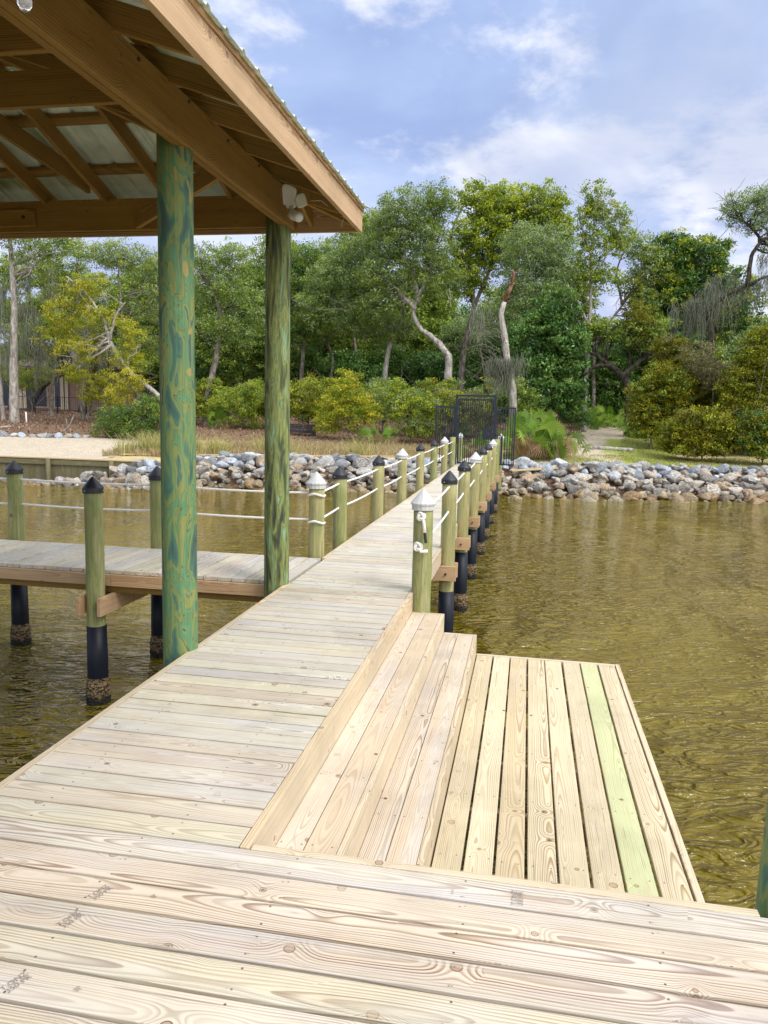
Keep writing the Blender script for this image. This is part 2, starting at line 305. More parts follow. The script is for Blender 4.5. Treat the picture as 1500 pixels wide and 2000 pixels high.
# ------------------------------------------------------------------ mesh builder
def seed(): return random.random()
def root_loc(p):
    r = V((0, 0, 0))
    while p is not None: r = r+p.location; p = p.parent
    return r
class MB:
    def __init__(s): s.v = []; s.f = []; s.c = []; s.mi = []
    def face(s, idx, cs, mi=0): s.f.append(idx); s.c.extend(cs); s.mi.append(mi)
    def box(s, o, L, W, T, sd_=None, mi=0):
        o, L, W, T = V(o), V(L), V(W), V(T); sd_ = seed() if sd_ is None else sd_
        l = L.normalized(); w = W.normalized(); b = len(s.v)
        a0 = o.dot(l); wl = W.length; tl = T.length; ll = L.length
        P = []
        for i in (0, 1):
            for j in (0, 1):
                for k in (0, 1):
                    s.v.append(o+L*i+W*j+T*k); P.append((a0+ll*i, wl*(j-.5)+tl*(k-1)*(1 if j else -1), sd_))
        flip = L.cross(W).dot(T) < 0
        for q in ((0, 1, 3, 2), (4, 6, 7, 5), (0, 4, 5, 1), (2, 3, 7, 6), (0, 2, 6, 4), (1, 5, 7, 3)):
            q = q[::-1] if flip else q
            s.face([b+i for i in q], [P[i] for i in q], mi)
    def bx(s, x0, x1, y0, y1, z0, z1, along='x', sd_=None, mi=0):
        if along == 'x': s.box((x0, y0, z0), (x1-x0, 0, 0), (0, y1-y0, 0), (0, 0, z1-z0), sd_, mi)
        elif along == 'y': s.box((x0, y0, z0), (0, y1-y0, 0), (x1-x0, 0, 0), (0, 0, z1-z0), sd_, mi)
        else: s.box((x0, y0, z0), (0, 0, z1-z0), (x1-x0, 0, 0), (0, y1-y0, 0), sd_, mi)
    def tube(s, pts, rads, n=8, cap=True, sd_=None, rfun=None, mi=0):
        pts = [V(p) for p in pts]; sd_ = seed() if sd_ is None else sd_; b = len(s.v)
        up = V((0, 1, 0)) if abs((pts[-1]-pts[0]).normalized().z) > .5 else V((0, 0, 1))
        acc = 0; A = []
        for i, p in enumerate(pts):
            tg = (pts[min(i+1, len(pts)-1)]-pts[max(i-1, 0)]).normalized()
            e1 = up.cross(tg); e1 = e1.normalized() if e1.length > 1e-4 else V((1, 0, 0)).cross(tg).normalized()
            up = tg.cross(e1)
            if i: acc += (p-pts[i-1]).length
            A.append(acc); r = rads[i] if hasattr(rads, '__len__') else rads
            for k in range(n):
                th = 2*math.pi*k/n; q = r*(rfun(acc, th) if rfun else 1)
                s.v.append(p+(e1*math.cos(th)+up*math.sin(th))*q)
        for i in range(len(pts)-1):
            r = rads[i] if hasattr(rads, '__len__') else rads
            for k in range(n):
                k2 = (k+1) % n; cs = [(A[i], r*6.28*k/n, sd_), (A[i], r*6.28*(k+1)/n, sd_), (A[i+1], r*6.28*(k+1)/n, sd_), (A[i+1], r*6.28*k/n, sd_)]
                s.face([b+i*n+k, b+i*n+k2, b+(i+1)*n+k2, b+(i+1)*n+k], cs, mi)
        if cap:
            s.face([b+k for k in range(n)][::-1], [(0, 0, sd_)]*n, mi); e = b+(len(pts)-1)*n
            s.face([e+k for k in range(n)], [(A[-1], 0, sd_)]*n, mi)
    def lathe(s, prof, n=24, c=(0, 0, 0), rf=None):
        b = len(s.v); c = V(c)
        for r, z in prof:
            for k in range(n):
                th = 2*math.pi*k/n; q = r*(rf(th, z) if rf else 1); s.v.append(c+V((q*math.cos(th), q*math.sin(th), z)))
        for i in range(len(prof)-1):
            for k in range(n):
                k2 = (k+1) % n; s.face([b+i*n+k, b+i*n+k2, b+(i+1)*n+k2, b+(i+1)*n+k], [(0, 0, 0)]*4)
    def build(s, name, m, parent=None, smooth=False, bevel=0, origin=None):
        off = V((0, 0, 0)) if origin is not None else root_loc(parent)
        me = bpy.data.meshes.new(name); me.from_pydata([tuple(v-off) for v in map(V, s.v)], [], s.f)
        at_ = me.attributes.new('bc', 'FLOAT_VECTOR', 'CORNER'); at_.data.foreach_set('vector', np.array(s.c, dtype=np.float32).ravel())
        ms = m if isinstance(m, (list, tuple)) else [m]
        for q in ms: me.materials.append(q)
        if len(ms) > 1: me.polygons.foreach_set('material_index', s.mi)
        if smooth: me.shade_smooth() if hasattr(me, 'shade_smooth') else None
        o = bpy.data.objects.new(name, me); COL.objects.link(o)
        if parent is not None: o.parent = parent
        if bevel:
            bv = o.modifiers.new('bevel', 'BEVEL'); bv.width = bevel; bv.segments = 2; bv.limit_method = 'ANGLE'
        return o
def tag(o, label, cat, group=None, kind=None):
    o['label'] = label; o['category'] = cat
    if group: o['group'] = group
    if kind: o['kind'] = kind
    return o
def thing(name, loc, label, cat, group=None):
    o = bpy.data.objects.new(name, None); COL.objects.link(o); o.location = loc; o.empty_display_size = .2
    return tag(o, label, cat, group)
def struct(o, kind='structure'): o['kind'] = kind; return o
def npmesh(name, verts, faces, m, lc=None, parent=None):
    verts = (np.asarray(verts, dtype=np.float64)-np.array(root_loc(parent))).astype(np.float32); faces = np.asarray(faces, dtype=np.int32); k = faces.shape[1]
    me = bpy.data.meshes.new(name); me.vertices.add(len(verts)); me.vertices.foreach_set('co', verts.ravel())
    me.loops.add(faces.size); me.loops.foreach_set('vertex_index', faces.ravel())
    me.polygons.add(len(faces)); me.polygons.foreach_set('loop_start', np.arange(0, faces.size, k, dtype=np.int32))
    try: me.polygons.foreach_set('loop_total', np.full(len(faces), k, dtype=np.int32))
    except Exception: pass
    if lc is not None:
        a = me.attributes.new('lc', 'FLOAT', 'POINT'); a.data.foreach_set('value', np.asarray(lc, dtype=np.float32))
    me.update(calc_edges=True); me.validate(); me.materials.append(m)
    o = bpy.data.objects.new(name, me); COL.objects.link(o)
    if parent is not None: o.parent = parent
    return o
def copy_tree(src, loc, rz=0, scale=1.):
    c_ = src.copy(); COL.objects.link(c_); c_.location = loc; c_.rotation_euler = (0, 0, rz); c_.scale = (scale,)*3
    for ch in list(src.children):
        d = ch.copy(); COL.objects.link(d); d.parent = c_
        for g_ in ch.children:
            e = g_.copy(); COL.objects.link(e); e.parent = d
    return c_
# ------------------------------------------------------------------ terrain and water
WZ = -1.3
TOE = [(-200, 16.0), (-40, 24.6), (-14, 25.6), (-12.5, 25.0), (-8, 26.3), (-3, 27.4), (1.3, 27.1), (8, 28.7), (16, 30.5), (30, 33.0), (60, 37), (200, 40)]
def toe(x):
    for (a, b), (c_, d) in zip(TOE, TOE[1:]):
        if x <= c_: return b+(d-b)*(x-a)/(c_-a)
    return TOE[-1][1]
def gz(x, y):
    tt = toe(x); bulk = x < -13.3
    y0 = tt+.4 if bulk else tt+3.0
    if bulk: z = -2.6 if y < tt+.15 else -.44
    else: z = -2.6 if y < tt-2 else (-2.6+(y-tt+2)/5.0*2.25 if y < y0 else -.35)
    if y > y0:
        d = y-y0; top = .95 if y < 200 else .95
        z = (-.44 if bulk else -.35) + min(d, 2.)*.03 + max(0, min(d-2., 17))*.080 + max(0, d-19)*.015
    z += .05*math.sin(x*.9+y*.3)*math.cos(y*.7) if y > y0+1 else 0
    return z
def lerp_axis(segs):
    r = []
    for a, b, n in segs: r += list(np.linspace(a, b, n, endpoint=False))
    return r+[segs[-1][1]]
xs = lerp_axis([(-400, -60, 12), (-60, -26, 17), (-26, 18, 176), (18, 60, 30), (60, 400, 12)])
ys = lerp_axis([(-400, 0, 6), (0, 22, 6), (22, 52, 120), (52, 90, 20), (90, 800, 12)])
vv = [(x, y, gz(x, y)) for y in ys for x in xs]; nx = len(xs)
ff = [(j*nx+i, j*nx+i+1, (j+1)*nx+i+1, (j+1)*nx+i) for j in range(len(ys)-1) for i in range(nx-1)]
gr = struct(npmesh('ground', vv, ff, M_GROUND))
def sm(x, a, b): q = min(1, max(0, (x-a)/(b-a))); return q*q*(3-2*q)
def pathx(y): return 3.6+(y-31)*.085+.004*(y-31)**2
zone = np.zeros((len(vv), 3), dtype=np.float32)
for i, (x, y, z) in enumerate(vv):
    tt = toe(x)
    s_ = (1-sm(x, -16.5, -14.8))*(1-sm(y, tt+6.5, tt+8.5)) + .55*(1-sm(abs(y-(tt+4.2)), .3, 1.0))*sm(x, -12, -9)*(1-sm(x, 0, 3)) + .66*(1-sm(abs(x-pathx(y)+1.2), .8, 3.0))*sm(x, -3, -1)*sm(y, 31, 33.5) + .6*(1-sm(y, 47, 49))*sm(y, 45, 46)*(1-sm(abs(x-5.5), 1, 3))
    g_ = sm(x, -1, 2)*(1-sm(y, tt+4.5, tt+8.))*.52 + .9*(1-sm(abs(x-pathx(y)-1.3), .7, 1.4))*sm(y, 32, 34)*(1-sm(y, 46, 48)) + .75*(1-sm(abs(x-pathx(y)-.4), .8, 2.))*sm(y, 34, 36)*(1-sm(y, 40.5, 44))
    b_ = (sm(x, -16.5, -15)*(1-sm(x, 12, 15)) if y < tt+9 else 0)*(.75 if x < -1 else .95)*(1-sm(y, tt+7, tt+9))
    k_ = sm(y, tt+2.7, tt+3.6) if x > -13.3 else 1.  # ground under the rocks kept dark brown, standing in for shade in the crevices
    zone[i] = (s_*k_, g_*k_, b_*k_)
a_ = gr.data.attributes.new('zone', 'FLOAT_VECTOR', 'POINT'); a_.data.foreach_set('vector', zone.ravel())
wm = MB(); wm.v = [(-400, -400, WZ), (400, -400, WZ), (400, 45, WZ), (-400, 45, WZ)]; wm.face([0, 1, 2, 3], [(0, 0, 0)]*4)
struct(wm.build('water', M_WATER))

# ------------------------------------------------------------------ docks
BW = .1385
def boards(mb, axis, start, end, lo, hi, ztop, th=.036, pitch=.1405, gapj=.0015, gap=.0035, direction=1):
    p = start; k = 0
    while (p < end-.02 if direction > 0 else p > end+.02):
        wj = pitch-gap-random.uniform(0, gapj*2); dz_ = random.uniform(-.0018, .0012)
        a = p+.001 if direction > 0 else p-wj-.001
        if axis == 'x': mb.box((lo+random.uniform(-.002, .002), a, ztop-th+dz_), (hi-lo, random.uniform(-.002, .002), 0), (0, wj, random.uniform(-.001, .001)), (0, 0, th))
        else: mb.box((a, lo+random.uniform(-.002, .002), ztop-th+dz_), (random.uniform(-.002, .002), hi-lo, 0), (wj, 0, random.uniform(-.001, .001)), (0, 0, th))
        p += pitch*direction; k += 1
# front deck
fd = thing('front_deck', (0, 1, 0), 'wide pale pine deck in the foreground, its long boards running across the view', 'deck')
b = MB(); boards(b, 'x', 2.525, -1.6, -2.21, 1.12, 0, direction=-1, gap=.0135)
b.build('decking', MW['deck'], fd, bevel=.003)
b = MB(); b.bx(-.938, .828, 2.528, 2.566, -.62, -.003, 'x'); b.bx(-.62, .80, 2.569, 2.606, -.66, -.032, 'x')
b.build('fascia_board', MW['trim'], fd, bevel=.003)
b = MB(); b.bx(-2.17, -2.13, -1.55, 2.50, -.23, -.04, 'y'); b.bx(1.05, 1.09, -1.55, 2.50, -.23, -.04, 'y')
for y in (-1.2, -.6, 0, .6, 1.2, 1.8, 2.4): b.bx(-2.12, 1.045, y, y+.038, -.22, -.042, 'x')
b.build('joist', MW['fascia'], fd)
# walkway
XL, XR = -2.155, -.945
wk = thing('walkway', (-1.55, 12, 0), 'long straight pale plank walkway leading from the foreground to the black gate on shore', 'boardwalk')
b = MB(); boards(b, 'x', 2.532, 27.6, XL+.041, XR-.040, 0, gap=.0105)
b.build('decking', MW['walk'], wk, bevel=.002)
for nm, x0, x1 in (('l', XL, XL+.038), ('r', XR-.037, XR)):
    b = MB()
    segs = [(2.53, 5.9), (5.905, 6.775)] if nm == 'l' else [(2.53, 6.665), (6.67, 9.0)]
    y = 8.03 if nm == 'l' else 9.004
    while y < 27.4: segs.append((y, y+3.6)); y += 3.604
    for y0, y1 in segs: b.bx(x0, x1, y0, min(y1, 27.6), -.19, .001, 'y')
    b.build('edge_board', MW['trim'], wk, bevel=.003)
b = MB()
for x in (-1.95, -1.55, -1.15): b.bx(x, x+.038, 2.6, 27.4, -.20, -.040, 'y')
b.build('joist', MW['fascia'], wk)
RP = [6.74, 9.07, 11.2, 13.5, 15.85, 17.9, 20.4, 22.8]
LP = [8.12, 9.2, 11.66, 13.97, 16.38, 18.84, 21.27, 23.6]
for y in RP[1:]+[24.9]:
    for dy in (-.135, .097):
        b = MB(); b.bx(-2.36, -.76, y+dy, y+dy+.038, -.375, -.195, 'x'); cb = b.build('cross_beam', MW['fascia'], wk, bevel=.003)
        if dy < 0: b = MB(); b.tube([(-.88, y-.155, -.29), (-.88, y-.134, -.29)], .014, 8); b.build('bolt', M_BOLT, cb)
# side pier (T)
tp = thing('side_pier', (-5, 7.4, 0), 'short pale plank pier branching left off the walkway below the roof', 'pier')
b = MB(); boards(b, 'y', -2.16, -9.0, 6.80, 8.0, 0, direction=-1, gap=.0075); b.build('decking', MW['walk'], tp, bevel=.002)
b = MB(); b.bx(-9, -3.955, 6.757, 6.795, -.15, -.037, 'x'); b.bx(-3.95, -2.16, 6.757, 6.795, -.15, -.037, 'x'); b.bx(-9, -2.2, 7.985, 8.02, -.15, -.04, 'x'); b.build('fascia_board', MW['fascia'], tp, bevel=.003)
b = MB(); b.bx(-9, -2.2, 6.81, 6.848, -.22, -.038, 'x'); b.bx(-9, -2.2, 7.40, 7.438, -.19, -.04, 'x'); b.bx(-9, -2.2, 7.93, 7.968, -.22, -.04, 'x'); b.build('joist', MW['frame'], tp)
for x in (-4.05, -5.93):
    for d in (-.128, .09): b = MB(); b.bx(x+d, x+d+.038, 6.52, 8.32, -.40, -.222, 'y'); b.build('cross_beam', MW['fascia'], tp, bevel=.003)
# steps + lower platform
stp = thing('steps', (-.65, 4.6, -.4), 'two long wooden steps going down from the walkway to the low platform', 'steps')
Y0, Y1 = 2.50, 6.66
b = MB(); b.bx(XR+.002, -.826, Y0, Y1-.02, -.205, -.17, 'y'); b.bx(-.822, -.686, Y0, Y1-.02, -.205, -.17, 'y')
b.build('tread', MW['step'], stp, bevel=.003)
b = MB(); b.bx(-.653, -.530, Y0, Y1-.02, -.375, -.34, 'y'); b.bx(-.526, -.392, Y0, Y1-.02, -.375, -.34, 'y')
b.build('tread', MW['step'], stp, bevel=.003)
b = MB(); b.bx(-.684, -.655, Y0, Y1-.02, -.372, -.169, 'y'); b.build('riser', MW['trim'], stp, bevel=.003)
b = MB(); b.bx(-.390, -.360, Y0, Y1-.02, -.55, -.339, 'y'); b.build('riser', MW['trim'], stp, bevel=.003)
b = MB(); b.bx(XR, -.655, Y1-.018, Y1+.016, -.37, -.168, 'x'); b.bx(-.652, -.36, Y1-.018, Y1+.016, -.54, -.338, 'x'); b.build('end_board', MW['trim'], stp, bevel=.003)
pf = thing('low_platform', (.25, 4.6, -.5), 'low square swim platform of pale boards with one greenish board', 'platform')
PX0, PX1 = -.356, .835; pit = (PX1-PX0)/8
for k in range(8):
    b = MB(); x = PX0+k*pit; mt = MW['green'] if k == 6 else MW['plat']
    b.box((x+.004, Y0, -.547+random.uniform(-.002, .001)), (random.uniform(-.004, .004), Y1-Y0-.022, 0), (pit-.012-random.uniform(0, .003), 0, 0), (0, 0, .036))
    o_ = b.build('deck_board', mt, pf, bevel=.004)
    if k == 6: o_['label'] = 'green tinted deck board'
b = MB(); b.bx(PX1, PX1+.036, Y0-.2, Y1+.018, -.68, -.508, 'y'); b.bx(PX0, PX1-.002, Y1-.020, Y1+.017, -.68, -.509, 'x')
b.build('edge_board', MW['trim'], pf, bevel=.003)
b = MB()
for y in (2.8, 3.4, 4.0, 4.6, 5.2, 5.8, 6.3): b.bx(PX0, PX1-.002, y, y+.038, -.68, -.549, 'x')
b.build('joist', MW['fascia'], pf)

# posts --------------------------------------------------------------
def cap_mb(kind):
    b = MB()
    if kind == 'black':
        b.lathe([(.089, .775), (.098, .776), (.098, .824), (.094, .832), (.05, .885), (.012, .928), (.001, .932)], 28)
    else:
        b.lathe([(.088, .755), (.102, .754), (.101, .80), (.112, .802), (.113, .815), (.095, .835), (.045, .895), (.010, .935), (.001, .938)], 32,
                rf=lambda th, z: 1+.02*math.cos(16*th)*(1 if z < .80 else .6)+(.02*math.sin(5*th) if z < .76 else 0))
    return b
_post_cache = {}
def post(name, x, y, kind, label, group, r=.086, m='post', top=.80, low=-.52, bottom=-1.9):
    k_ = (kind, round(r, 3), m, top, low)
    p = thing(name, (x, y, 0), label, 'post', group)
    if k_ not in _post_cache:
        b = MB(); zs = np.linspace(bottom, top, 14)
        b.tube([(0.004*math.sin(z*2.1), .003*math.cos(z*3), z) for z in zs], [r*(1.04-.03*(z-bottom)/(top-bottom))*random.uniform(.985, 1.01) for z in zs], 24)
        meshes = [('pole', b, MP[m], True)]
        if kind: meshes.append(('cap', cap_mb(kind), M_BLACK if kind == 'black' else M_CLEAR, False))
        if low is not None:
            b = MB(); b.tube([(0, 0, bottom), (0, 0, -.9), (0, 0, low)], [r+.013, r+.012, r+.007], 28); meshes.append(('sleeve', b, M_SLEEVE, True))
            b = MB(); zz = np.linspace(-1.45, -1.04, 26)
            b.tube([(0, 0, z) for z in zz], [(r+.014+.012*min(1, (z_+1.45)*6) if z_ < -1.09 else r+.016) for z_ in zz], 64, rfun=lambda a, th: 1+random.uniform(-.05, .07) if 0 < a < .37 else 1)
            meshes.append(('barnacle_band', b, M_BARN, False))
        _post_cache[k_] = [q.build(n_, m_, p, smooth=s_, origin='local') for n_, q, m_, s_ in meshes]
        if kind == 'black':
            b = MB()
            for th in (-1.9, .2, 2.3): c_, s_ = math.cos(th), math.sin(th); b.tube([(.096*c_, .096*s_, .80), (.101*c_, .101*s_, .80)], .0045, 8)
            d = b.build('screw', M_WHITE, _post_cache[k_][1], origin='local')
    else:
        for src in _post_cache[k_]:
            c_ = src.copy(); COL.objects.link(c_); c_.parent = p
            for g_ in src.children: e = g_.copy(); COL.objects.link(e); e.parent = c_
    p.rotation_euler = (random.uniform(-.013, .013), random.uniform(-.013, .013), random.uniform(-.5, .5))
    return p
GP = 'capped posts along the dock'
Lk = ['clear', 'black', 'black', 'clear', 'black', 'black', 'clear', None]
Ll = ['white-capped post at the corner where side pier meets the walkway', 'black-capped post right beside the white-capped corner post, left of walkway',
      'second black-capped post along the left edge of the walkway', 'white-capped post halfway along the left edge of the walkway',
      'black-capped post just beyond the halfway white-capped one, left row', 'black-capped post two before the gate, left row',
      'white-capped post nearest the gate in the left row', 'bare uncapped post against the left side of the gate']
for y, k_, l_, mm in zip(LP, Lk, Ll, ['tan', 'post', 'tan', 'tan', 'tan', 'post', 'tan', 'post']):
    post('dock_post', -2.245, y, k_, l_, GP, m=mm, top=.80 if k_ else .86)
Rk = ['clear', 'black', 'black', 'clear', 'black', 'black', 'clear', None]
Rl = ['white-capped greenish post with two knotted rope ends, at head of the steps', 'black-capped post just behind the knotted-rope post, right row',
      'second black-capped post of the right row, above a long black sleeve', 'white-capped post in the middle of the right row',
      'black-capped post just past the middle white-capped one, right row', 'black-capped post nearest the gate in the right row',
      'white-capped post nearest the gate in the right row', 'bare uncapped post against the right side of the gate']
for y, k_, l_, mm in zip(RP, Rk, Rl, ['post', 'tan', 'tan', 'tan', 'tan', 'tan', 'tan', 'post']):
    post('dock_post', -.88, y, k_, l_, GP, m=mm, top=.80 if k_ else .86, low=(-.52 if y < 10 else -.42))
post('dock_post', -4.13, 8.12, 'black', 'black-capped post behind the mottled roof pillar, far side of side pier', GP)
post('dock_post', -5.95, 8.12, 'black', 'black-capped post at the far left, rope strung from it', GP)
post('dock_post', -7.8, 8.12, 'black', 'black-capped post beyond the left edge of the picture', GP)
post('dock_post', -4.05, 6.66, 'black', 'black-capped post standing on the near side of the side pier', GP)
post('dock_post', -2.24, 26.2, 'clear', 'white-capped post seen through the left gate bars, beyond the gate', GP, low=None, bottom=-1.)
post('dock_post', -.88, 26.2, 'clear', 'white-capped post seen through the right gate panel, beyond the gate', GP, low=None, bottom=-1.)
post('green_piling', .975, 2.66, None, 'green round piling at the right edge of the foreground deck', None, r=.115, m='mottled', top=.62, low=-.9)['category'] = 'piling'

# ropes --------------------------------------------------------------
def rope_pts(anchors, sag, step):
    P = []
    for a, b_ in zip(anchors, anchors[1:]):
        a, b_ = V(a), V(b_); n = max(2, int((b_-a).length/step))
        for i in range(n):
            q = i/n; P.append(a.lerp(b_, q)-V((0, 0, sag*4*q*(1-q)*((b_-a).length/2)**2)))
    P.append(V(anchors[-1])); return P
def rope(name, anchors, label, step=.014, sag=.012, far=None):
    r_ = thing(name, anchors[0], label, 'rope', 'white rope rails along the dock')
    b = MB(); fn = lambda a, th: 1-.20*abs(math.sin(1.5*(th-a*90)))
    if far: near = [a for a in anchors if a[1] <= far]; rest = anchors[len(near)-1:]
    else: near, rest = anchors, []
    b.tube(rope_pts(near, sag, step), .0135, 9, rfun=fn)
    if len(rest) > 1: b.tube(rope_pts(rest, sag, .08), .0125, 6)
    b.build('strand', M_ROPE, r_, smooth=True); return r_
def knot(parent, c, R_=.028, tail=(.05, -.02, -.045), black=False):
    b = MB(); c = V(c); P = []
    for i in range(46):
        q = i/45*4*math.pi
        P.append(c+V(((R_+.010*math.cos(1.5*q))*math.cos(q), -.020+.013*math.sin(1.5*q), (R_+.010*math.cos(1.5*q))*math.sin(q))))
    b.tube(P, .0135, 8, rfun=lambda a, th: 1-.2*abs(math.sin(1.5*(th-a*90))))
    T_ = [c+V((.015, -.025, -.02)), c+V((.025, -.03, -.04)), c+V(tail)+V((0, -.02, 0))]
    b.tube(T_, .0145, 8)
    o_ = b.build('knot', M_ROPE, parent, smooth=True)
    if black:
        b = MB(); b.tube([T_[-1], T_[-1]+(T_[-1]-T_[-2])*.9], .0135, 8); e = b.build('rope_tip', M_BLACK, o_)
R_hi, R_lo = .745, .45
rr_ = [rope('rope', [(-.88, y, z_) for y in RP], l_, far=11.5) for z_, l_ in ((R_hi, 'upper white rope of the right-hand rail, ending in a high knot'), (R_lo, 'lower white rope of the right-hand rail, ending in a lower knot'))]
knot(rr_[0], (-.885, 6.645, .705), .024, (.04, -.02, -.14), True); knot(rr_[1], (-.905, 6.645, .435), .026, (.09, 0., -.035))
lr_ = [rope('rope', [(-2.245, y, z_+(0 if y > 9 else -.03)) for y in LP], l_, far=12) for z_, l_ in ((.72, 'upper white rope along the left side of the walkway'), (.42, 'lower white rope along the left side of the walkway'))]
for z_, l_ in ((.715, 'upper white rope behind the side pier, passing the two tall pillars'), (.42, 'lower white rope behind the side pier, passing the two tall pillars')):
    rope('rope', [(-7.8, 8.12, z_), (-5.95, 8.12, z_), (-4.13, 8.12, z_), (-2.245, 8.12, z_-.01)], l_, sag=.02)
for r_, z_ in ((lr_[0], .70), (lr_[1], .40)):
    b = MB(); P = [V((-2.245+.10*math.cos(q), 8.12+.10*math.sin(q), z_-.01+.012*math.sin(3*q))) for q in np.linspace(-2.4, -.2, 14)]
    b.tube(P, .014, 8, rfun=lambda a, th: 1-.2*abs(math.sin(1.5*(th-a*90)))); b.build('knot', M_ROPE, r_, smooth=True)

# ------------------------------------------------------------------ pavilion roof
XE, XW, YN, YS_, SL = -1.6, -7.9, 7.25, -1.5, .333
HALF = (XE-XW)/2
def zt(d): return 3.47+SL*d
pv = thing('boathouse_shelter', (-4.7, 3, -1), 'open timber shelter with metal roof on tall green pillars over the boat slip', 'shelter')
def pillar(x, y, m, lab=None, top=3.30):
    b = MB(); zs = np.linspace(-2.4, top, 30)
    b.tube([(x, y, z) for z in zs], [.119-.010*(z+2.4)/5.6 for z in zs], 40)
    # each pillar mesh gets its own origin at its foot
    for i in range(len(b.v)): b.v[i] = b.v[i]-V((x, y, 0))
    o_ = b.build('pillar', MP[m], pv, smooth=True, origin='l'); o_.location = V((x, y, 0))-pv.location
    if lab: o_['label'] = lab
    return o_
pillar(-2.235, 4.69, 'mottled', 'mottled blue-green pillar'); pillar(-2.235, 6.71, 'streaky', 'streaky dark and pale green pillar')
pillar(-2.235, .4, 'mottled'); pillar(-7.35, 6.71, 'streaky'); pillar(-7.35, .4, 'streaky')
def part(name, mt, f, bevel=.004):
    b = MB(); f(b); return b.build(name, mt, pv, bevel=bevel)
part('main_beam', MW['frame'], lambda b: (b.bx(-2.158, -2.118, -1.2, 6.81, 3.19, 3.475, 'y'), b.bx(-2.20, -2.160, -1.2, 6.75, 3.185, 3.473, 'y')))
part('left_beam', MW['frame'], lambda b: b.bx(-7.40, -7.31, -1.2, 6.80, 3.20, 3.485, 'y'))
part('far_beam', MW['frame'], lambda b: (b.bx(-7.30, -2.162, 6.76, 6.80, 3.205, 3.483, 'x'), b.bx(-7.30, -2.10, 6.813, 6.851, 3.20, 3.48, 'x')))
part('near_beam', MW['frame'], lambda b: b.bx(-7.30, -2.24, -1.25, -1.16, 3.20, 3.483, 'x'))
for y in (4.0, 3.4, 2.8, 2.2, 1.6): part('ceiling_joist', MW['frame'], lambda b: b.bx(-7.30, -2.203, y-.019, y+.019, 3.208, 3.395, 'x'))
# rafters
for i in range(15):
    y = YN-.42-.61*i
    d1 = min(HALF-.02, YN-y-.04, y-YS_-.04)
    if d1 < .3: continue
    for sgn, xe in ((-1, XE-.04), (1, XW+.04)):
        part('rafter', MW['frame'], lambda b: b.box((xe, y-.019, zt(0.04)-.185), (sgn*d1, 0, SL*d1), (0, .038, 0), (0, 0, .145)))
for i in range(10):
    x = XE-.48-.61*i
    d1 = min(XE-x-.04, x-XW-.04)
    if d1 < .3: continue
    part('rafter', MW['frame'], lambda b: b.box((x-.019, YN-.04, zt(0.04)-.185), (0, -d1, SL*d1), (.038, 0, 0), (0, 0, .145)))
    part('rafter', MW['frame'], lambda b: b.box((x-.019, YS_+.04, zt(0.04)-.185), (0, d1, SL*d1), (.038, 0, 0), (0, 0, .145)))
for cx, cy, sx, sy in ((XE, YN, -1, -1), (XW, YN, 1, -1), (XE, YS_, -1, 1), (XW, YS_, 1, 1)):
    part('hip_rafter', MW['frame'], lambda b: b.box((cx+sx*.05, cy+sy*.05, zt(.04)-.205), (sx*(HALF-.1), sy*(HALF-.1), SL*(HALF-.1)), (.027, -.027*sx*sy, 0), (0, 0, .15)))
part('ridge_beam', MW['frame'], lambda b: b.bx(XE-HALF-.02, XE-HALF+.02, YS_+HALF, YN-HALF, zt(HALF)-.24, zt(HALF)-.05, 'y'))
# purlins
def purlins(b):
    for d in np.arange(.03, HALF-.1, .61):
        y0, y1 = YS_+d, YN-d; w_ = .089
        b.box((XE-d, y0, zt(d)-.038), (0, y1-y0, 0), (-w_, 0, w_*SL), (0, 0, .036)); b.box((XW+d, y0, zt(d)-.038), (0, y1-y0, 0), (w_, 0, w_*SL), (0, 0, .036))
        x0, x1 = XW+d+.09, XE-d-.09
        b.box((x0, YN-d, zt(d)-.0385), (x1-x0, 0, 0), (0, -w_, w_*SL), (0, 0, .036)); b.box((x0, YS_+d, zt(d)-.0385), (x1-x0, 0, 0), (0, w_, w_*SL), (0, 0, .036))
part('purlin', MW['frame'], purlins)
# fascia
part('fascia_board', MW['fascia'], lambda b: b.bx(XE-.038, XE, YS_, YN, 3.255, 3.435, 'y'), .003)
part('fascia_board', MW['fascia'], lambda b: b.bx(XW, XE-.040, YN-.038, YN-.002, 3.255, 3.435, 'x'), .003)
part('fascia_board', MW['fascia'], lambda b: b.bx(XW, XW+.038, YS_, YN-.04, 3.255, 3.435, 'y'), .003)
part('fascia_board', MW['fascia'], lambda b: b.bx(XW+.04, XE-.040, YS_, YS_+.038, 3.255, 3.435, 'x'), .003)
part('eave_batten', MW['fascia'], lambda b: b.bx(XE-.08, XE+.012, YS_, YN+.01, 3.438, 3.472, 'y'), .003)
part('eave_batten', MW['fascia'], lambda b: b.bx(XW, XE-.082, YN-.06, YN+.012, 3.438, 3.472, 'x'), .003)
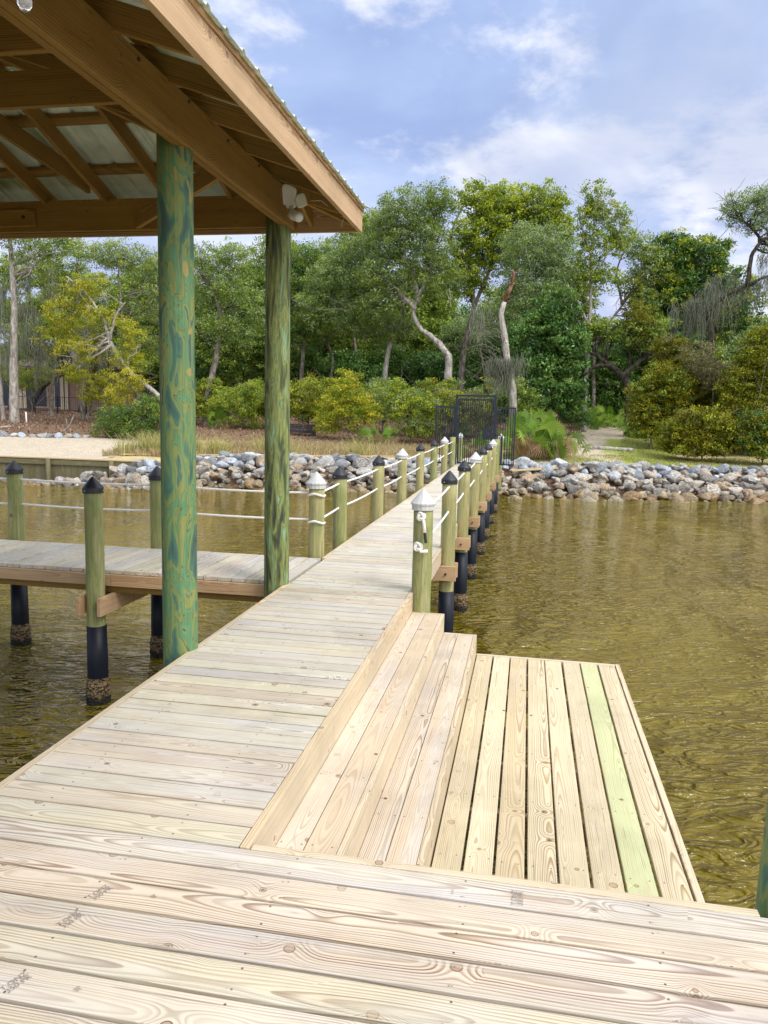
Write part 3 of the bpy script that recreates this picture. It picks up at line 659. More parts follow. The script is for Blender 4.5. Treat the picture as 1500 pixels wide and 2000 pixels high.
# braces
def board2(b, p, q, th, hgt):
    p, q = V(p), V(q); d = q-p; s_ = V((-d.y, d.x, 0)).normalized()*th; b.box(p, d, s_, (0, 0, hgt))
part('corner_brace', MW['frame'], lambda b: board2(b, (-3.62, 6.755, 3.215), (-2.205, 5.33, 3.215), .038, .14))
part('brace', MW['frame'], lambda b: board2(b, at(170, 378, 6.72), at(-60, 226, 5.3), .038, .15))
part('splice_board', MW['frame'], lambda b: b.bx(-5.3, -4.62, 6.716, 6.757, 3.25, 3.40, 'x'))
b = MB(); b.tube([(-4.72, 6.70, 3.33), (-4.72, 6.72, 3.33)], .016, 8); b.tube([(-5.0, 6.70, 3.33), (-5.0, 6.72, 3.33)], .016, 8)
for i in range(9): b.tube([(-2.12, 6.5-.62*i, 3.43+.02*(i % 2)), (-2.108, 6.5-.62*i, 3.43+.02*(i % 2))], .011, 8)
b.build('bolt', M_BOLT, pv)
# metal sheets: trapezoid ribs every 0.23 m, running up the slope
def sheet(eave, lo, hi, flip):
    P = []; p = lo
    while p < hi:
        for d, h_ in ((0, 0), (.045, 0), (.06, .019), (.085, .019), (.10, 0), (.165, 0), (.17, .004), (.18, 0)):
            if p+d < hi: P.append((p+d, h_))
        p += .23
    P.append((hi, 0)); vs_, fs_ = [], []
    for q, h_ in P:
        um = max(.0, min(HALF, q-lo, hi-q)); e = -.045
        for u in (e, max(um, e+.001)):
            zz = zt(u)+h_+.003
            vs_.append({'x+': (XE-u, q, zz), 'x-': (XW+u, q, zz), 'y+': (q, YN-u, zz), 'y-': (q, YS_+u, zz)}[eave])
    for i in range(len(P)-1): fs_.append((2*i, 2*i+1, 2*i+3, 2*i+2))
    o_ = npmesh('roof_sheet', vs_, fs_, M_METAL, None, pv)
    md = o_.modifiers.new('thickness', 'SOLIDIFY'); md.thickness = .0022
sheet('x+', YS_, YN, 0); sheet('x-', YS_, YN, 0); sheet('y+', XW, XE, 0); sheet('y-', XW, XE, 0)
part('hip_cap', M_METAL, lambda b: [b.box((cx+sx*-.03, cy+sy*-.03, zt(0)+.012), (sx*HALF, sy*HALF, SL*HALF), (.07*-sx, 0, -.02), (0, 0, .003)) for cx, cy, sx, sy in ((XE, YN, -1, -1), (XW, YN, 1, -1))])
# security light on the beam end
sl = thing('security_light', (-2.11, 6.60, 3.36), 'white twin-head security light with camera on the end of the roof beam', 'light fixture')
def rbox(c_, s_, rot, n=5):
    b = MB(); c_ = V(c_); prof = []
    hx, hy, hz = s_
    for k, (sc_, dy) in enumerate(((.80, -hy), (.97, -hy*.75), (1, 0), (.97, hy*.75), (.80, hy))):
        ring = []
        for j in range(20):
            th = 2*math.pi*j/20; ex = .5
            X_ = math.copysign(abs(math.cos(th))**ex, math.cos(th))*hx*sc_; Z_ = math.copysign(abs(math.sin(th))**ex, math.sin(th))*hz*sc_
            ring.append(c_+rot @ V((X_, dy, Z_)))
        prof.append(ring)
    base = len(b.v)
    for r_ in prof: b.v += r_
    for i in range(4):
        for j in range(20): b.face([base+i*20+j, base+(i+1)*20+j, base+(i+1)*20+(j+1) % 20, base+i*20+(j+1) % 20], [(0, 0, 0)]*4)
    b.face([base+j for j in range(20)], [(0, 0, 0)]*20); b.face([base+80+j for j in range(20)][::-1], [(0, 0, 0)]*20)
    return b
E3 = lambda x, y, z: Matrix.Rotation(z, 3, 'Z') @ Matrix.Rotation(x, 3, 'X') @ Matrix.Rotation(y, 3, 'Y')
rbox((-2.085, 6.50, 3.40), (.066, .022, .082), E3(R(14), R(18), R(18))).build('lamp_head', M_WHITE, sl, smooth=False)
rbox((-2.005, 6.62, 3.385), (.048, .022, .056), E3(R(10), R(-25), R(40))).build('lamp_head', M_WHITE, sl)
b = MB(); b.tube([(-2.12, 6.60, 3.37), (-2.06, 6.57, 3.36)], .05, 20); b.tube([(-2.07, 6.56, 3.36), (-2.06, 6.53, 3.26), (-2.055, 6.51, 3.235)], .018, 12); b.build('bracket', M_WHITE, sl, smooth=True)
b = MB(); b.tube([(-2.07, 6.53, 3.255), (-2.03, 6.49, 3.235), (-1.965, 6.44, 3.205), (-1.955, 6.432, 3.20)], [.030, .042, .040, .036], 20); b.build('camera_head', M_WHITE, sl, smooth=True)
# string-light bulb at the eave
bb = at(48, 2, 2.47)
bl = thing('light_bulb', bb+V((0, 0, .09)), 'clear round bulb hanging from the eave in the top left corner', 'light bulb')
b = MB(); b.lathe([(.001, -.032), (.012, -.030), (.022, -.018), (.0245, 0), (.021, .017), (.013, .031), (.011, .038)], 20, bb); b.build('glass', M_GLASS, bl, smooth=True)
b = MB(); b.lathe([(.012, .034), (.015, .037), (.015, .085), (.004, .09)], 16, bb); b.build('socket', M_BLACK, bl)
b = MB(); b.tube([bb+V((0, 0, .09)), (-1.66, bb.y+.05, 3.262)], .003, 6); b.build('cord', M_BLACK, bl)
# loose wires under the eave
for p_, q_, l_ in (((-1.90, 6.55, 3.36), (-1.74, 6.6, 3.33), 'short loose pale wire curling under the eave near the security light'), ((-1.72, 6.9, 3.32), (-1.70, 6.95, 3.235), 'short loose pale wire hanging by the roof corner')):
    b = MB(); P = [V(p_).lerp(V(q_), q)+V((.02*math.sin(q*5), 0, .02*math.sin(q*3.1))) for q in np.linspace(0, 1, 9)]; b.tube(P, .002, 5)
    tag(b.build('wire', M_WHITE, smooth=True), l_, 'wire')

# ------------------------------------------------------------------ lumber stamps (ink on the boards; text objects turned to thin mesh)
def stamp(txt, px, py, size, rz, mirror=False):
    d = CR*((px-750)/FX)-CU*((py-1000)/FX)+CF; p = V((0, 0, CH))+d*(-CH/d.z)
    cu = bpy.data.curves.new('stamp', 'FONT'); cu.body = txt; cu.size = size; cu.align_x = 'CENTER'; cu.align_y = 'CENTER'; cu.space_line = .8
    o_ = bpy.data.objects.new('grade_stamp', cu); dg = bpy.context.evaluated_depsgraph_get(); COL.objects.link(o_); dg.update()
    me = bpy.data.meshes.new_from_object(o_.evaluated_get(bpy.context.evaluated_depsgraph_get())); bpy.data.objects.remove(o_)
    o2 = bpy.data.objects.new('grade_stamp', me); COL.objects.link(o2); me.materials.clear(); me.materials.append(M_STAMP)
    o2.parent = fd
    o2.location = V((p.x, p.y, .0026))-fd.location; o2.rotation_euler = (0, 0, rz)
stamp('T.ONZ\n350 PR', 1011, 1755, .026, R(90)); stamp('CA-C', 884, 1742, .012, R(90)); stamp('T.ONZ\n350 PR', 196, 1744, .026, R(70)); stamp('350\nPR', 300, 1752, .013, R(70))
stamp('T.ONZ\n350 PR', 138, 1797, .026, R(70)); stamp('T.ONZ\n350 PR', 32, 1920, .026, R(70)); stamp('350\nPR', 152, 1933, .013, R(70))

# ------------------------------------------------------------------ gate
gt = thing('iron_gate', (-1.6, 24, 0), 'tall black iron gate with side wings across the shore end of the walkway', 'gate')
GY = 24.0
def bar(b, x0, x1, z0, z1, t_=.04, dy=0): b.bx(x0, x1, GY-t_/2+dy, GY+t_/2+dy, z0, z1, 'z')
b = MB(); bar(b, -2.23, -2.16, .0, 2.10, .07); bar(b, -1.06, -.99, 0, 2.10, .07); bar(b, -2.23, -.99, 2.102, 2.16, .07); b.build('gate_frame', M_IRON, gt)
gl = MB(); bar(gl, -2.14, -2.10, .03, 2.04); bar(gl, -1.12, -1.08, .03, 2.04); bar(gl, -2.098, -1.122, 1.985, 2.04); bar(gl, -2.098, -1.122, .03, .08)
gd = gl.build('gate_door', M_IRON, gt)
b = MB()
for k in range(14): x = -2.098+.065+(.976-.0)/15*k; bar(b, x-.012, x+.012, .08, 1.985, .02)
q = b.build('bar', M_IRON, gd)
b = MB(); bar(b, -1.36, -1.09, .80, 1.14, .05, -.015); q = b.build('lock_box', M_IRON, gd)
b = MB(); b.tube([(-1.17, GY-.045, .97), (-1.17, GY-.09, .97), (-1.22, GY-.10, .97)], .012, 8); q = b.build('handle', M_BOLT, gd)
for x0, x1, zb in ((-2.84, -2.235, 0), (-.985, -.38, 0)):
    b = MB(); bar(b, x0, x0+.04, .02, 1.80); bar(b, x1-.04, x1, .02, 1.80); bar(b, x0+.04, x1-.04, 1.75, 1.80); bar(b, x0+.04, x1-.04, .02, .06)
    xm = (x1-.21) if x0 < -2 else (x0+.20)
    bar(b, xm-.02, xm+.02, .06, .92); bar(b, min(xm, x1 if x0 < -2 else x0), max(xm, x1 if x0 < -2 else x0), .93, .96)
    n_ = 8
    for k in range(1, n_): x = x0+(x1-x0)*k/n_; bar(b, x-.012, x+.012, .06, 1.75, .02)
    b.build('side_panel', M_IRON, gt)

# ------------------------------------------------------------------ bulkhead wall at the left
bw = thing('bulkhead', (-18, 25.7, -1), 'weathered wooden bulkhead with cap rail holding back the sandy shore at left', 'retaining wall')
BY = 25.35
b = MB()
x = -42.
while x < -12.9: b.bx(x, x+.235, BY+.02+.01*random.random(), BY+.07, -2., -.42, 'z'); x += .245
b.build('wall_planks', MW['old'], bw)
b = MB(); b.bx(-42, -12.6, BY-.06, BY+.13, -.408, -.37, 'x'); b.build('cap_board', MW['plank'], bw)
b = MB(); b.bx(-42, -12.9, BY-.04, BY+.015, -.62, -.44, 'x'); b.build('waler', MW['old'], bw)
for x in (-32, -29.5, -27, -24.5, -22, -19.6, -17.1, -14.6):
    b = MB(); b.tube([(x, BY-.13, -2), (x, BY-.13, -.40)], .085, 14); b.build('pile', MW['old'], bw, smooth=True)

# ------------------------------------------------------------------ rocks
def rock_proto(k, sub=3):
    import bmesh
    bm = bmesh.new(); bmesh.ops.create_icosphere(bm, subdivisions=sub, radius=1)
    rng = random.Random(100+k)
    pl = []
    for _ in range(13):
        n_ = V((rng.gauss(0, 1), rng.gauss(0, 1), rng.gauss(0, 1))).normalized(); pl.append((n_, rng.uniform(.45, .80)))
    for v_ in bm.verts:
        for _ in range(5):
            for n_, d_ in pl:
                e = v_.co.dot(n_)-d_
                if e > 0: v_.co -= n_*e
        v_.co *= 1.12+rng.uniform(-.008, .008)
    vs_ = np.array([v_.co[:] for v_ in bm.verts]); fs_ = np.array([[v_.index for v_ in f.verts] for f in bm.faces]); bm.free()
    return vs_, fs_
RPROT = [rock_proto(k) for k in range(12)]
rocks = []
rng = random.Random(5)
x = -13.4
while x < 34:
    row = 0
    for row in range(12):
        q = row/11.
        tt = toe(x); yy = tt-.15+q*3.3+rng.uniform(-.16, .16); xx = x+rng.uniform(-.20, .20)
        if xx < -12.3 and q > .45 and rng.random() < .7: continue
        zz = -1.48+min(1, q*1.22)*1.13+rng.uniform(-.07, .09)
        s_ = rng.choice((.11, .14, .16, .18, .21, .27))*rng.uniform(.8, 1.2)
        if q > .8: s_ *= .9
        cl = 'top' if q > .66+rng.uniform(-.14, .14) else ('wet' if q < .2 else 'mid')
        rocks.append((xx, yy, zz, s_, cl))
    x += .32
for x in np.arange(-20, -13, .6): rocks.append((x+rng.uniform(-.2, .2), BY-.3-rng.uniform(0, .4), -1.32, rng.uniform(.16, .3), 'wet'))
for x in np.arange(-13.8, -11.5, .35):
    for k in range(5): rocks.append((x+rng.uniform(-.2, .2), 24.7+k*.16, -1.4+k*.14, rng.uniform(.18, .3), 'mid'))
for x in np.arange(-17.3, -12.6, .33):
    hh = min(1., max(0., (x+17.3)/3.6))
    for k in range(int(2+4*hh)): rocks.append((x+rng.uniform(-.15, .15), 24.45+k*.16+rng.uniform(-.05, .05), -1.42+k*(.10+.09*hh), rng.uniform(.15, .27), 'wet' if k < 1 else ('mid' if k < 4 else 'top')))
def vis(r_):
    d = V((r_[0], r_[1], r_[2]-CH)); dep = d.dot(CF)
    px = 750+FX*d.dot(CR)/dep
    return (r_[3]/dep) if -20 < px < 1520 else 0
order = sorted(range(len(rocks)), key=lambda i: -vis(rocks[i]))
LAB = {'top': ('pale grey angular rock along the top of the stone bank', 'pale rocks on top of the bank', M_ROCKG),
       'mid': ('brownish grey angular rock in the middle of the stone bank', 'brown rocks on the slope of the bank', M_ROCKB),
       'wet': ('dark brown rock at the waterline at the foot of the stone bank', 'wet rocks at the waterline', M_ROCKW)}
rmesh = {}
def rtrans(r_, rg):
    rot = Matrix.Rotation(rg.uniform(0, 6.28), 3, 'Z') @ Matrix.Rotation(rg.uniform(-.5, .5), 3, 'X')
    sc3 = V((rg.uniform(1.0, 1.45), rg.uniform(.8, 1.1), rg.uniform(.65, .95)))*r_[3]*1.12
    return rot, sc3
rest = {'top': ([], []), 'mid': ([], []), 'wet': ([], [])}; restc = {'top': [], 'mid': [], 'wet': []}
for rank, i in enumerate(order):
    r_ = rocks[i]; k = i % 12; rg = random.Random(i); rot, s3 = rtrans(r_, rg)
    if rank < 300:
        if (k, r_[4]) not in rmesh:
            o_ = npmesh('rock', RPROT[k][0], RPROT[k][1], LAB[r_[4]][2], np.zeros(len(RPROT[k][0]))); rmesh[(k, r_[4])] = o_.data
        else: o_ = bpy.data.objects.new('rock', rmesh[(k, r_[4])]); COL.objects.link(o_)
        o_.location = r_[:3]; o_.rotation_euler = rot.to_euler(); o_.scale = s3
        tag(o_, LAB[r_[4]][0], 'rock', LAB[r_[4]][1])
    else:
        M_ = np.array(rot) @ np.diag(s3); vs_ = RPROT[k][0] @ M_.T + np.array(r_[:3]); L_ = rest[r_[4]]
        n_ = sum(len(a) for a in L_[0]); L_[0].append(vs_); L_[1].append(RPROT[k][1]+n_); restc[r_[4]].append(np.full(len(vs_), rg.random()))
for cl in rest:
    if rest[cl][0]:
        o_ = npmesh('rock_bank', np.vstack(rest[cl][0]), np.vstack(rest[cl][1]), LAB[cl][2], np.concatenate(restc[cl]))
        tag(o_, {'top': 'mass of smaller pale stones along the crest of the bank', 'mid': 'mass of smaller brown stones filling the bank slope', 'wet': 'mass of small wet stones along the waterline'}[cl], 'rocks', None, 'stuff')
# white border stones
for i, px in enumerate((8, 28, 42, 62, 82, 98, 116, 134, 152, 168, -14, -34)):
    if i == 10: pass
    p = at(px, 857+rng.uniform(-2, 2), 32.6); z_ = gz(p.x, 32.6)
    if ('b', i % 6) not in rmesh:
        o_ = npmesh('border_stone', RPROT[i % 6][0], RPROT[i % 6][1], M_ROCKG, np.full(len(RPROT[0][0]), .5)); rmesh[('b', i % 6)] = o_.data
    else: o_ = bpy.data.objects.new('border_stone', rmesh[('b', i % 6)]); COL.objects.link(o_)
    o_.location = (p.x, 32.6+rng.uniform(-.1, .1), z_+.06); s_ = rng.uniform(.15, .24); o_.scale = (s_*1.4, s_, s_*.8); o_.rotation_euler = (0, 0, rng.uniform(0, 6))
    tag(o_, 'small whitish stone in the low border row behind the sand', 'stone', 'white stones edging the sand')

# planks on the rocks
def plank(name, p, q, w_, th, mt, label, cat='plank', wid=None):
    p, q = V(p), V(q); d = q-p; s_ = V((-d.y, d.x, 0)).normalized()*w_
    b = MB(); b.box(p, d, s_, (0, 0, th)); return tag(b.build(name, mt, bevel=.005), label, cat)
plank('plank', at(1000, 921, 28.6), at(1245, 908, 30.9), .24, .05, MW['plank'], 'long pale plank lying on top of the rocks right of the gate')
plank('plank', at(1020, 939, 28.1), at(1048, 934, 28.3), .10, .14, MW['fascia'], 'short orange board end stuck among the rocks near the walkway')
plank('plank', at(800, 893, 30.2), at(240, 888, 27.6), .28, .05, MW['plank'], 'long cap board running along the shore behind the left rocks')

# ------------------------------------------------------------------ vegetation
def leafcloud(cent, cval, per, spread, size, rg, flat=.6, asp=.42):
    N = len(cent)*per
    c_ = np.repeat(cent, per, axis=0); sp = np.repeat(np.asarray(spread).reshape(-1, 1) if hasattr(spread, '__len__') else np.full((len(cent), 1), spread), per, axis=0)
    off = rg.normal(0, 1, (N, 3)); off /= np.linalg.norm(off, axis=1, keepdims=True); off *= rg.random((N, 1))**.5
    P = c_+off*sp*np.array([1, 1, flat])
    u = rg.normal(0, 1, (N, 3)); u /= np.linalg.norm(u, axis=1, keepdims=True)
    n_ = rg.normal(0, 1, (N, 3))+np.array([0, 0, .8]); v_ = np.cross(u, n_); v_ /= np.linalg.norm(v_, axis=1, keepdims=True)+1e-9
    s_ = size*rg.uniform(.6, 1.3, (N, 1))
    A_ = P-u*s_*.5; B_ = P+v_*s_*asp*.5; C_ = P+u*s_*.5; D_ = P-v_*s_*asp*.5
    vt = np.stack([A_, B_, C_, D_], 1).reshape(-1, 3); f_ = np.arange(N*4).reshape(-1, 4)
    lc = np.clip(np.repeat(cval, per)+rg.normal(0, .16, N), 0, 1)
    return vt, f_, np.repeat(lc, 4)
def branch_path(p, q, rg, n=6, wob=.12, up=.1):
    p, q = np.array(p), np.array(q); L_ = np.linalg.norm(q-p); out = []
    ph = rg.normal(0, 1, (2, 3))
    for i in range(n+1):
        s_ = i/n; w_ = math.sin(math.pi*s_)*wob*L_
        out.append(tuple(p+(q-p)*s_+ph[0]*w_*.6+ph[1]*w_*.5*math.sin(6.28*s_)+np.array([0, 0, up*L_*math.sin(math.pi*s_)])))
    return out
def strands(P, rg, n, L_, spread, wdt=.013):
    vt, fc, lc = [], [], []
    for p in P:
        for _ in range(n):
            o_ = np.array(p)+rg.normal(0, 1, 3)*np.array([spread, spread, spread*.9]); ln = L_*rg.uniform(.12, 1.0)**1.4; a = rg.uniform(0, 3.14); dx_ = np.array([math.cos(a), math.sin(a), 0])*wdt
            b0 = len(vt); c_ = rg.uniform(0, 1); f1, f2 = rg.uniform(0, 6.28, 2); am = rg.uniform(.02, .10)
            for i in range(7):
                s_ = i/6; q = o_+np.array([am*math.sin(s_*7+f1), am*math.sin(s_*6+f2), -ln*s_]); w_ = dx_*(1-s_*.7)*rg.uniform(.5, 1.3)
                vt += [q-w_, q+w_]; lc += [c_, c_]
            fc += [(b0+2*i, b0+2*i+1, b0+2*i+3, b0+2*i+2) for i in range(6)]
    return vt, fc, lc
def tree(name, label, cat, Y, trunks, blobs, leaf, barkm, dens=1., per=44, size=.13, spread=.42, r0=.2, moss=None, group=None, nbr=14, flat=.6, seed_=0, twigs=True, depth=.75, leaf2=None):
    """trunks: lists of (px,py[,dY]) from the foot up; blobs: (px,py,rx,ry[,dY]) of the crown, all at distance Y."""
    rg = np.random.default_rng(seed_+1000)
    sc_ = Y/FX*1.02
    f0 = at(trunks[0][0][0], trunks[0][0][1], Y); base = V((f0.x, Y, gz(f0.x, Y)))
    t_ = thing(name, base, label, cat, group)
    mb = MB(); spine = []
    for k, tr in enumerate(trunks):
        pts = []
        for q in tr:
            dY = q[2] if len(q) > 2 else 0; p = at(q[0], q[1], Y+dY); pts.append(V(p))
        if k == 0: pts[0].z = min(pts[0].z, base.z-.15)
        # smooth with Catmull-Rom
        P = []; n_ = len(pts)
        for i in range(n_-1):
            p0, p1, p2, p3 = pts[max(i-1, 0)], pts[i], pts[i+1], pts[min(i+2, n_-1)]
            for j in range(5):
                s_ = j/5; P.append(.5*((2*p1)+(p2-p0)*s_+(2*p0-5*p1+4*p2-p3)*s_*s_+(3*p1-p0-3*p2+p3)*s_**3)+V(rg.normal(0, .015, 3)))
        P.append(pts[-1]); rs = r0*(1 if k == 0 else .6)
        rad = [rs*(1-.72*i/(len(P)-1))*(1.35 if (i == 0 and k == 0) else 1) for i in range(len(P))]
        mb.tube(P, rad, 9, rfun=lambda a, th: 1+.08*math.sin(3*th+a*3)); spine += [(p, r_) for p, r_ in zip(P, rad)]
    cent, cv, sp = [], [], []
    for bl_ in blobs:
        cx, cy, rx, ry = bl_[:4]; dY = bl_[4] if len(bl_) > 4 else 0; c_ = at(cx, cy, Y+dY)
        a, b_, d_ = rx*sc_, ry*sc_, max(rx, ry*.6)*sc_*depth
        n_ = max(8, int(dens*78*(a*b_*d_)**.72))
        u = rg.normal(0, 1, (n_, 3)); u /= np.linalg.norm(u, axis=1, keepdims=True); u *= (rg.random((n_, 1))**.38)*rg.uniform(.85, 1.12, (n_, 1))
        cs = np.array(c_)+u*np.array([a, d_, b_])
        cs = cs[cs[:, 2] > gz(c_.x, Y)+.12] if len(cs) else cs
        cent.append(cs); cv.append(np.clip(rg.normal(.42, .24, len(cs))+.12*(u[:len(cs), 2]), 0, 1)); sp.append(spread*rg.uniform(.55, 1.25, len(cs)))
    cent = np.vstack(cent); cv = np.concatenate(cv); sp = np.concatenate(sp)
    upper = spine[len(spine)//3:] if len(spine) > 6 else spine
    for i in rg.choice(len(cent), min(nbr, len(cent)), replace=False):
        tgt = cent[i]
        cand = sorted(upper, key=lambda q: (q[0]-V(tgt)).length+abs(rg.normal(0, .6)))[:4]; p, r_ = cand[rg.integers(0, len(cand))]
        path = branch_path(p, tgt, rg, 7, .10, .04); rb = min(r_*.75, .02+.022*np.linalg.norm(np.array(p)-tgt))
        mb.tube(path, [rb*(1-.8*k/7) for k in range(8)], 6)
        if twigs:
            for _ in range(4):
                a = path[rg.integers(3, 8)]; q = np.array(a)+rg.normal(0, .55, 3)+np.array([0, 0, .2])
                mb.tube(branch_path(a, q, rg, 4, .15, .05), [rb*.3*(1-.7*k/4)+.004 for k in range(5)], 4)
    mb.build('trunk', barkm, t_, smooth=True)
    if leaf2 is not None:
        msk = rg.random(len(cent)) < leaf2[1]
        vt, f_, lc = leafcloud(cent[msk], cv[msk], per, sp[msk], size, rg, flat); npmesh('crown', vt, f_, ML[leaf2[0]], lc, t_)
        cent, cv, sp = cent[~msk], cv[~msk], sp[~msk]
    vt, f_, lc = leafcloud(cent, cv, per, sp, size, rg, flat); npmesh('crown', vt, f_, ML[leaf], lc, t_)
    if moss:
        P = []
        for (mx, my, n_, ln, *dd) in moss:
            for _ in range(n_):
                P.append((at(mx+rg.normal(0, 14), my+rg.normal(0, 8), Y+(dd[0] if dd else 0)+rg.normal(0, .4)), ln))
        V_, F_, L_ = [], [], []
        for p, ln in P:
            a, b_, c_ = strands([p], rg, 22, ln, .13); n0 = len(V_); V_ += a; F_ += [tuple(i+n0 for i in f) for f in b_]; L_ += c_
        npmesh('hanging_moss', V_, F_, ML['moss'], L_, t_)
    return t_
# --- far rows first: four kinds, copied
FARG = 'background trees closing the view behind the shore woods'
protos = []
for k, (lf, hgt) in enumerate((('magnolia', 9), ('oak', 10), ('deep', 7.5), ('greyoak', 10))):
    Y = 60; x0 = 700+k*100; s_ = FX/Y
    yb = 800
    bl_ = [(x0, yb-hgt*s_*.62, 3.4*s_, hgt*s_*.36), (x0-1.6*s_, yb-hgt*s_*.35, 2.6*s_, hgt*s_*.26), (x0+1.8*s_, yb-hgt*s_*.38, 2.6*s_, hgt*s_*.25), (x0, yb-1.3*s_, 3.2*s_, 1.6*s_)]
    p_ = tree('background_tree', 'dense dark green broadleaf tree far back in the woods', 'tree', Y, [[(x0, yb), (x0+5, yb-80), (x0-6, yb-160)]], bl_, lf, MB_DARK, dens=.85, per=46, size=.24, spread=.8, r0=.2, group=FARG, nbr=8, seed_=50+k, twigs=False)
    protos.append(p_)
rg = random.Random(77)
spots = []; unused = {0, 1, 2, 3}
for row, (Y, n_, sc0) in enumerate(((53, 15, .74), (60, 15, .95), (70, 14, 1.1))):
    for i in range(n_): spots.append((-34+i*(58/(n_-1))*(1+.12*row)-row*3+rg.uniform(-1, 1), Y+rg.uniform(-2, 2), sc0*rg.uniform(.85, 1.12)))
def pathgap(x, y): return abs((x)-y*.118) < 2.0 and y < 56
for i, (x, y, s_) in enumerate(spots):
    if pathgap(x, y): continue
    if x < -20 and y < 58: continue
    k = i % 4
    if x > 2.5 and x < 10 and y > 50: s_ *= .75
    z_ = gz(x, y)
    if k in unused: unused.remove(k); o_ = protos[k]; o_.location = (x, y, z_); o_.scale = (s_,)*3; o_.rotation_euler = (0, 0, rg.uniform(0, 6))
    else: copy_tree(protos[k], (x, y, z_), rg.uniform(0, 6), s_)
# --- individual trees of the shore
T = tree
T('live_oak', 'big live oak behind the gate with a pale S-shaped leaning trunk', 'tree', 43, [[(872, 765), (876, 715), (872, 690), (845, 660), (820, 640), (808, 610), (818, 580)], [(818, 590), (808, 540), (790, 500), (798, 450), (815, 400)], [(812, 585), (835, 545), (850, 500), (845, 430)], [(812, 605), (770, 560), (745, 540)]],
  [(800, 420, 70, 55), (860, 400, 45, 45), (755, 470, 60, 50), (815, 480, 75, 50), (760, 540, 70, 40), (845, 540, 60, 45), (735, 590, 45, 40)], 'oak', MB_PALE, dens=.95, size=.13, r0=.24, seed_=1, nbr=26, leaf2=('greyoak', .45))
T('live_oak', 'tall yellow-green oak topping the skyline behind the dead snag', 'tree', 47, [[(900, 770), (905, 690), (925, 600), (915, 520), (930, 450), (950, 400)], [(925, 600), (960, 520), (1000, 440), (1030, 400)], [(915, 540), (880, 470), (905, 400)]],
  [(935, 395, 40, 40), (985, 410, 60, 45), (1050, 405, 50, 45), (1085, 440, 38, 50), (930, 470, 60, 45), (905, 540, 55, 50), (990, 480, 60, 50)], 'bright', MB_GREY, dens=1., size=.17, r0=.2, seed_=2, nbr=22, leaf2=('oak', .3))
T('live_oak', 'grey-green feathery oak between the snag and the thin tall tree', 'tree', 44, [[(1035, 790), (1030, 700), (1050, 600), (1040, 520)], [(1042, 590), (1080, 520), (1100, 470)]],
  [(1040, 490, 62, 55), (1085, 510, 50, 60), (1010, 560, 40, 50), (1060, 590, 55, 50), (980, 610, 30, 40)], 'greyoak', MB_PALE, dens=1.15, size=.12, r0=.17, seed_=3, nbr=24)
T('magnolia_tree', 'dark glossy magnolia reaching the ground right of the gate', 'tree', 41, [[(1075, 812), (1078, 700), (1085, 600)]],
  [(1085, 600, 45, 45), (1060, 660, 65, 50), (1100, 680, 48, 60), (1070, 740, 70, 55), (1105, 780, 38, 38)], 'magnolia', MB_DARK, dens=.75, size=.20, r0=.16, seed_=4, nbr=16, leaf2=('deep', .4))
T('slender_tree', 'slender pale-trunked tree rising above the others beside the sandy path', 'tree', 45, [[(1142, 815), (1147, 700), (1154, 580), (1156, 480), (1165, 400)], [(1150, 560), (1185, 500), (1215, 440)], [(1156, 500), (1135, 440), (1130, 400)], [(1152, 640), (1120, 570), (1105, 530)]],
  [(1165, 385, 28, 32), (1150, 425, 30, 26), (1195, 430, 35, 30), (1170, 480, 45, 30), (1215, 460, 25, 30), (1140, 530, 40, 30), (1185, 545, 30, 25)], 'bright', MB_PALE, dens=.85, per=34, size=.15, spread=.36, r0=.13, seed_=5, nbr=26, leaf2=('oak', .5))
T('slender_tree', 'loose pale-green tree with forked branches right of the slender tree', 'tree', 48, [[(1162, 800), (1160, 700), (1175, 650), (1220, 590), (1260, 520)], [(1170, 660), (1155, 620)], [(1215, 595), (1205, 530), (1225, 480)]],
  [(1240, 480, 40, 28), (1275, 520, 40, 38), (1230, 550, 30, 25), (1260, 590, 45, 30)], 'greyoak', MB_GREY, dens=.75, per=36, size=.15, r0=.13, seed_=6, nbr=26, leaf2=('bright', .5))
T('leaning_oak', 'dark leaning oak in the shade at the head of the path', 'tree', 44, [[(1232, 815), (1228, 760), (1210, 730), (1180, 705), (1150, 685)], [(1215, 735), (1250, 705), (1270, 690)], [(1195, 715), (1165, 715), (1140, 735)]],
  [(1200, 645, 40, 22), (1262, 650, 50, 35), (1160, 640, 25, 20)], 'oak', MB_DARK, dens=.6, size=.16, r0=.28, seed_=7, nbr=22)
T('magnolia_tree', 'broad dark-green magnolia behind the moss-hung oak', 'tree', 49, [[(1320, 800), (1325, 650), (1330, 520)]],
  [(1310, 500, 50, 40), (1370, 500, 55, 35), (1290, 570, 55, 50), (1350, 590, 70, 60), (1280, 660, 60, 50), (1420, 590, 60, 60), (1330, 690, 70, 50)], 'magnolia', MB_DARK, dens=1.1, size=.20, r0=.2, seed_=8, nbr=10, leaf2=('bright', .3))
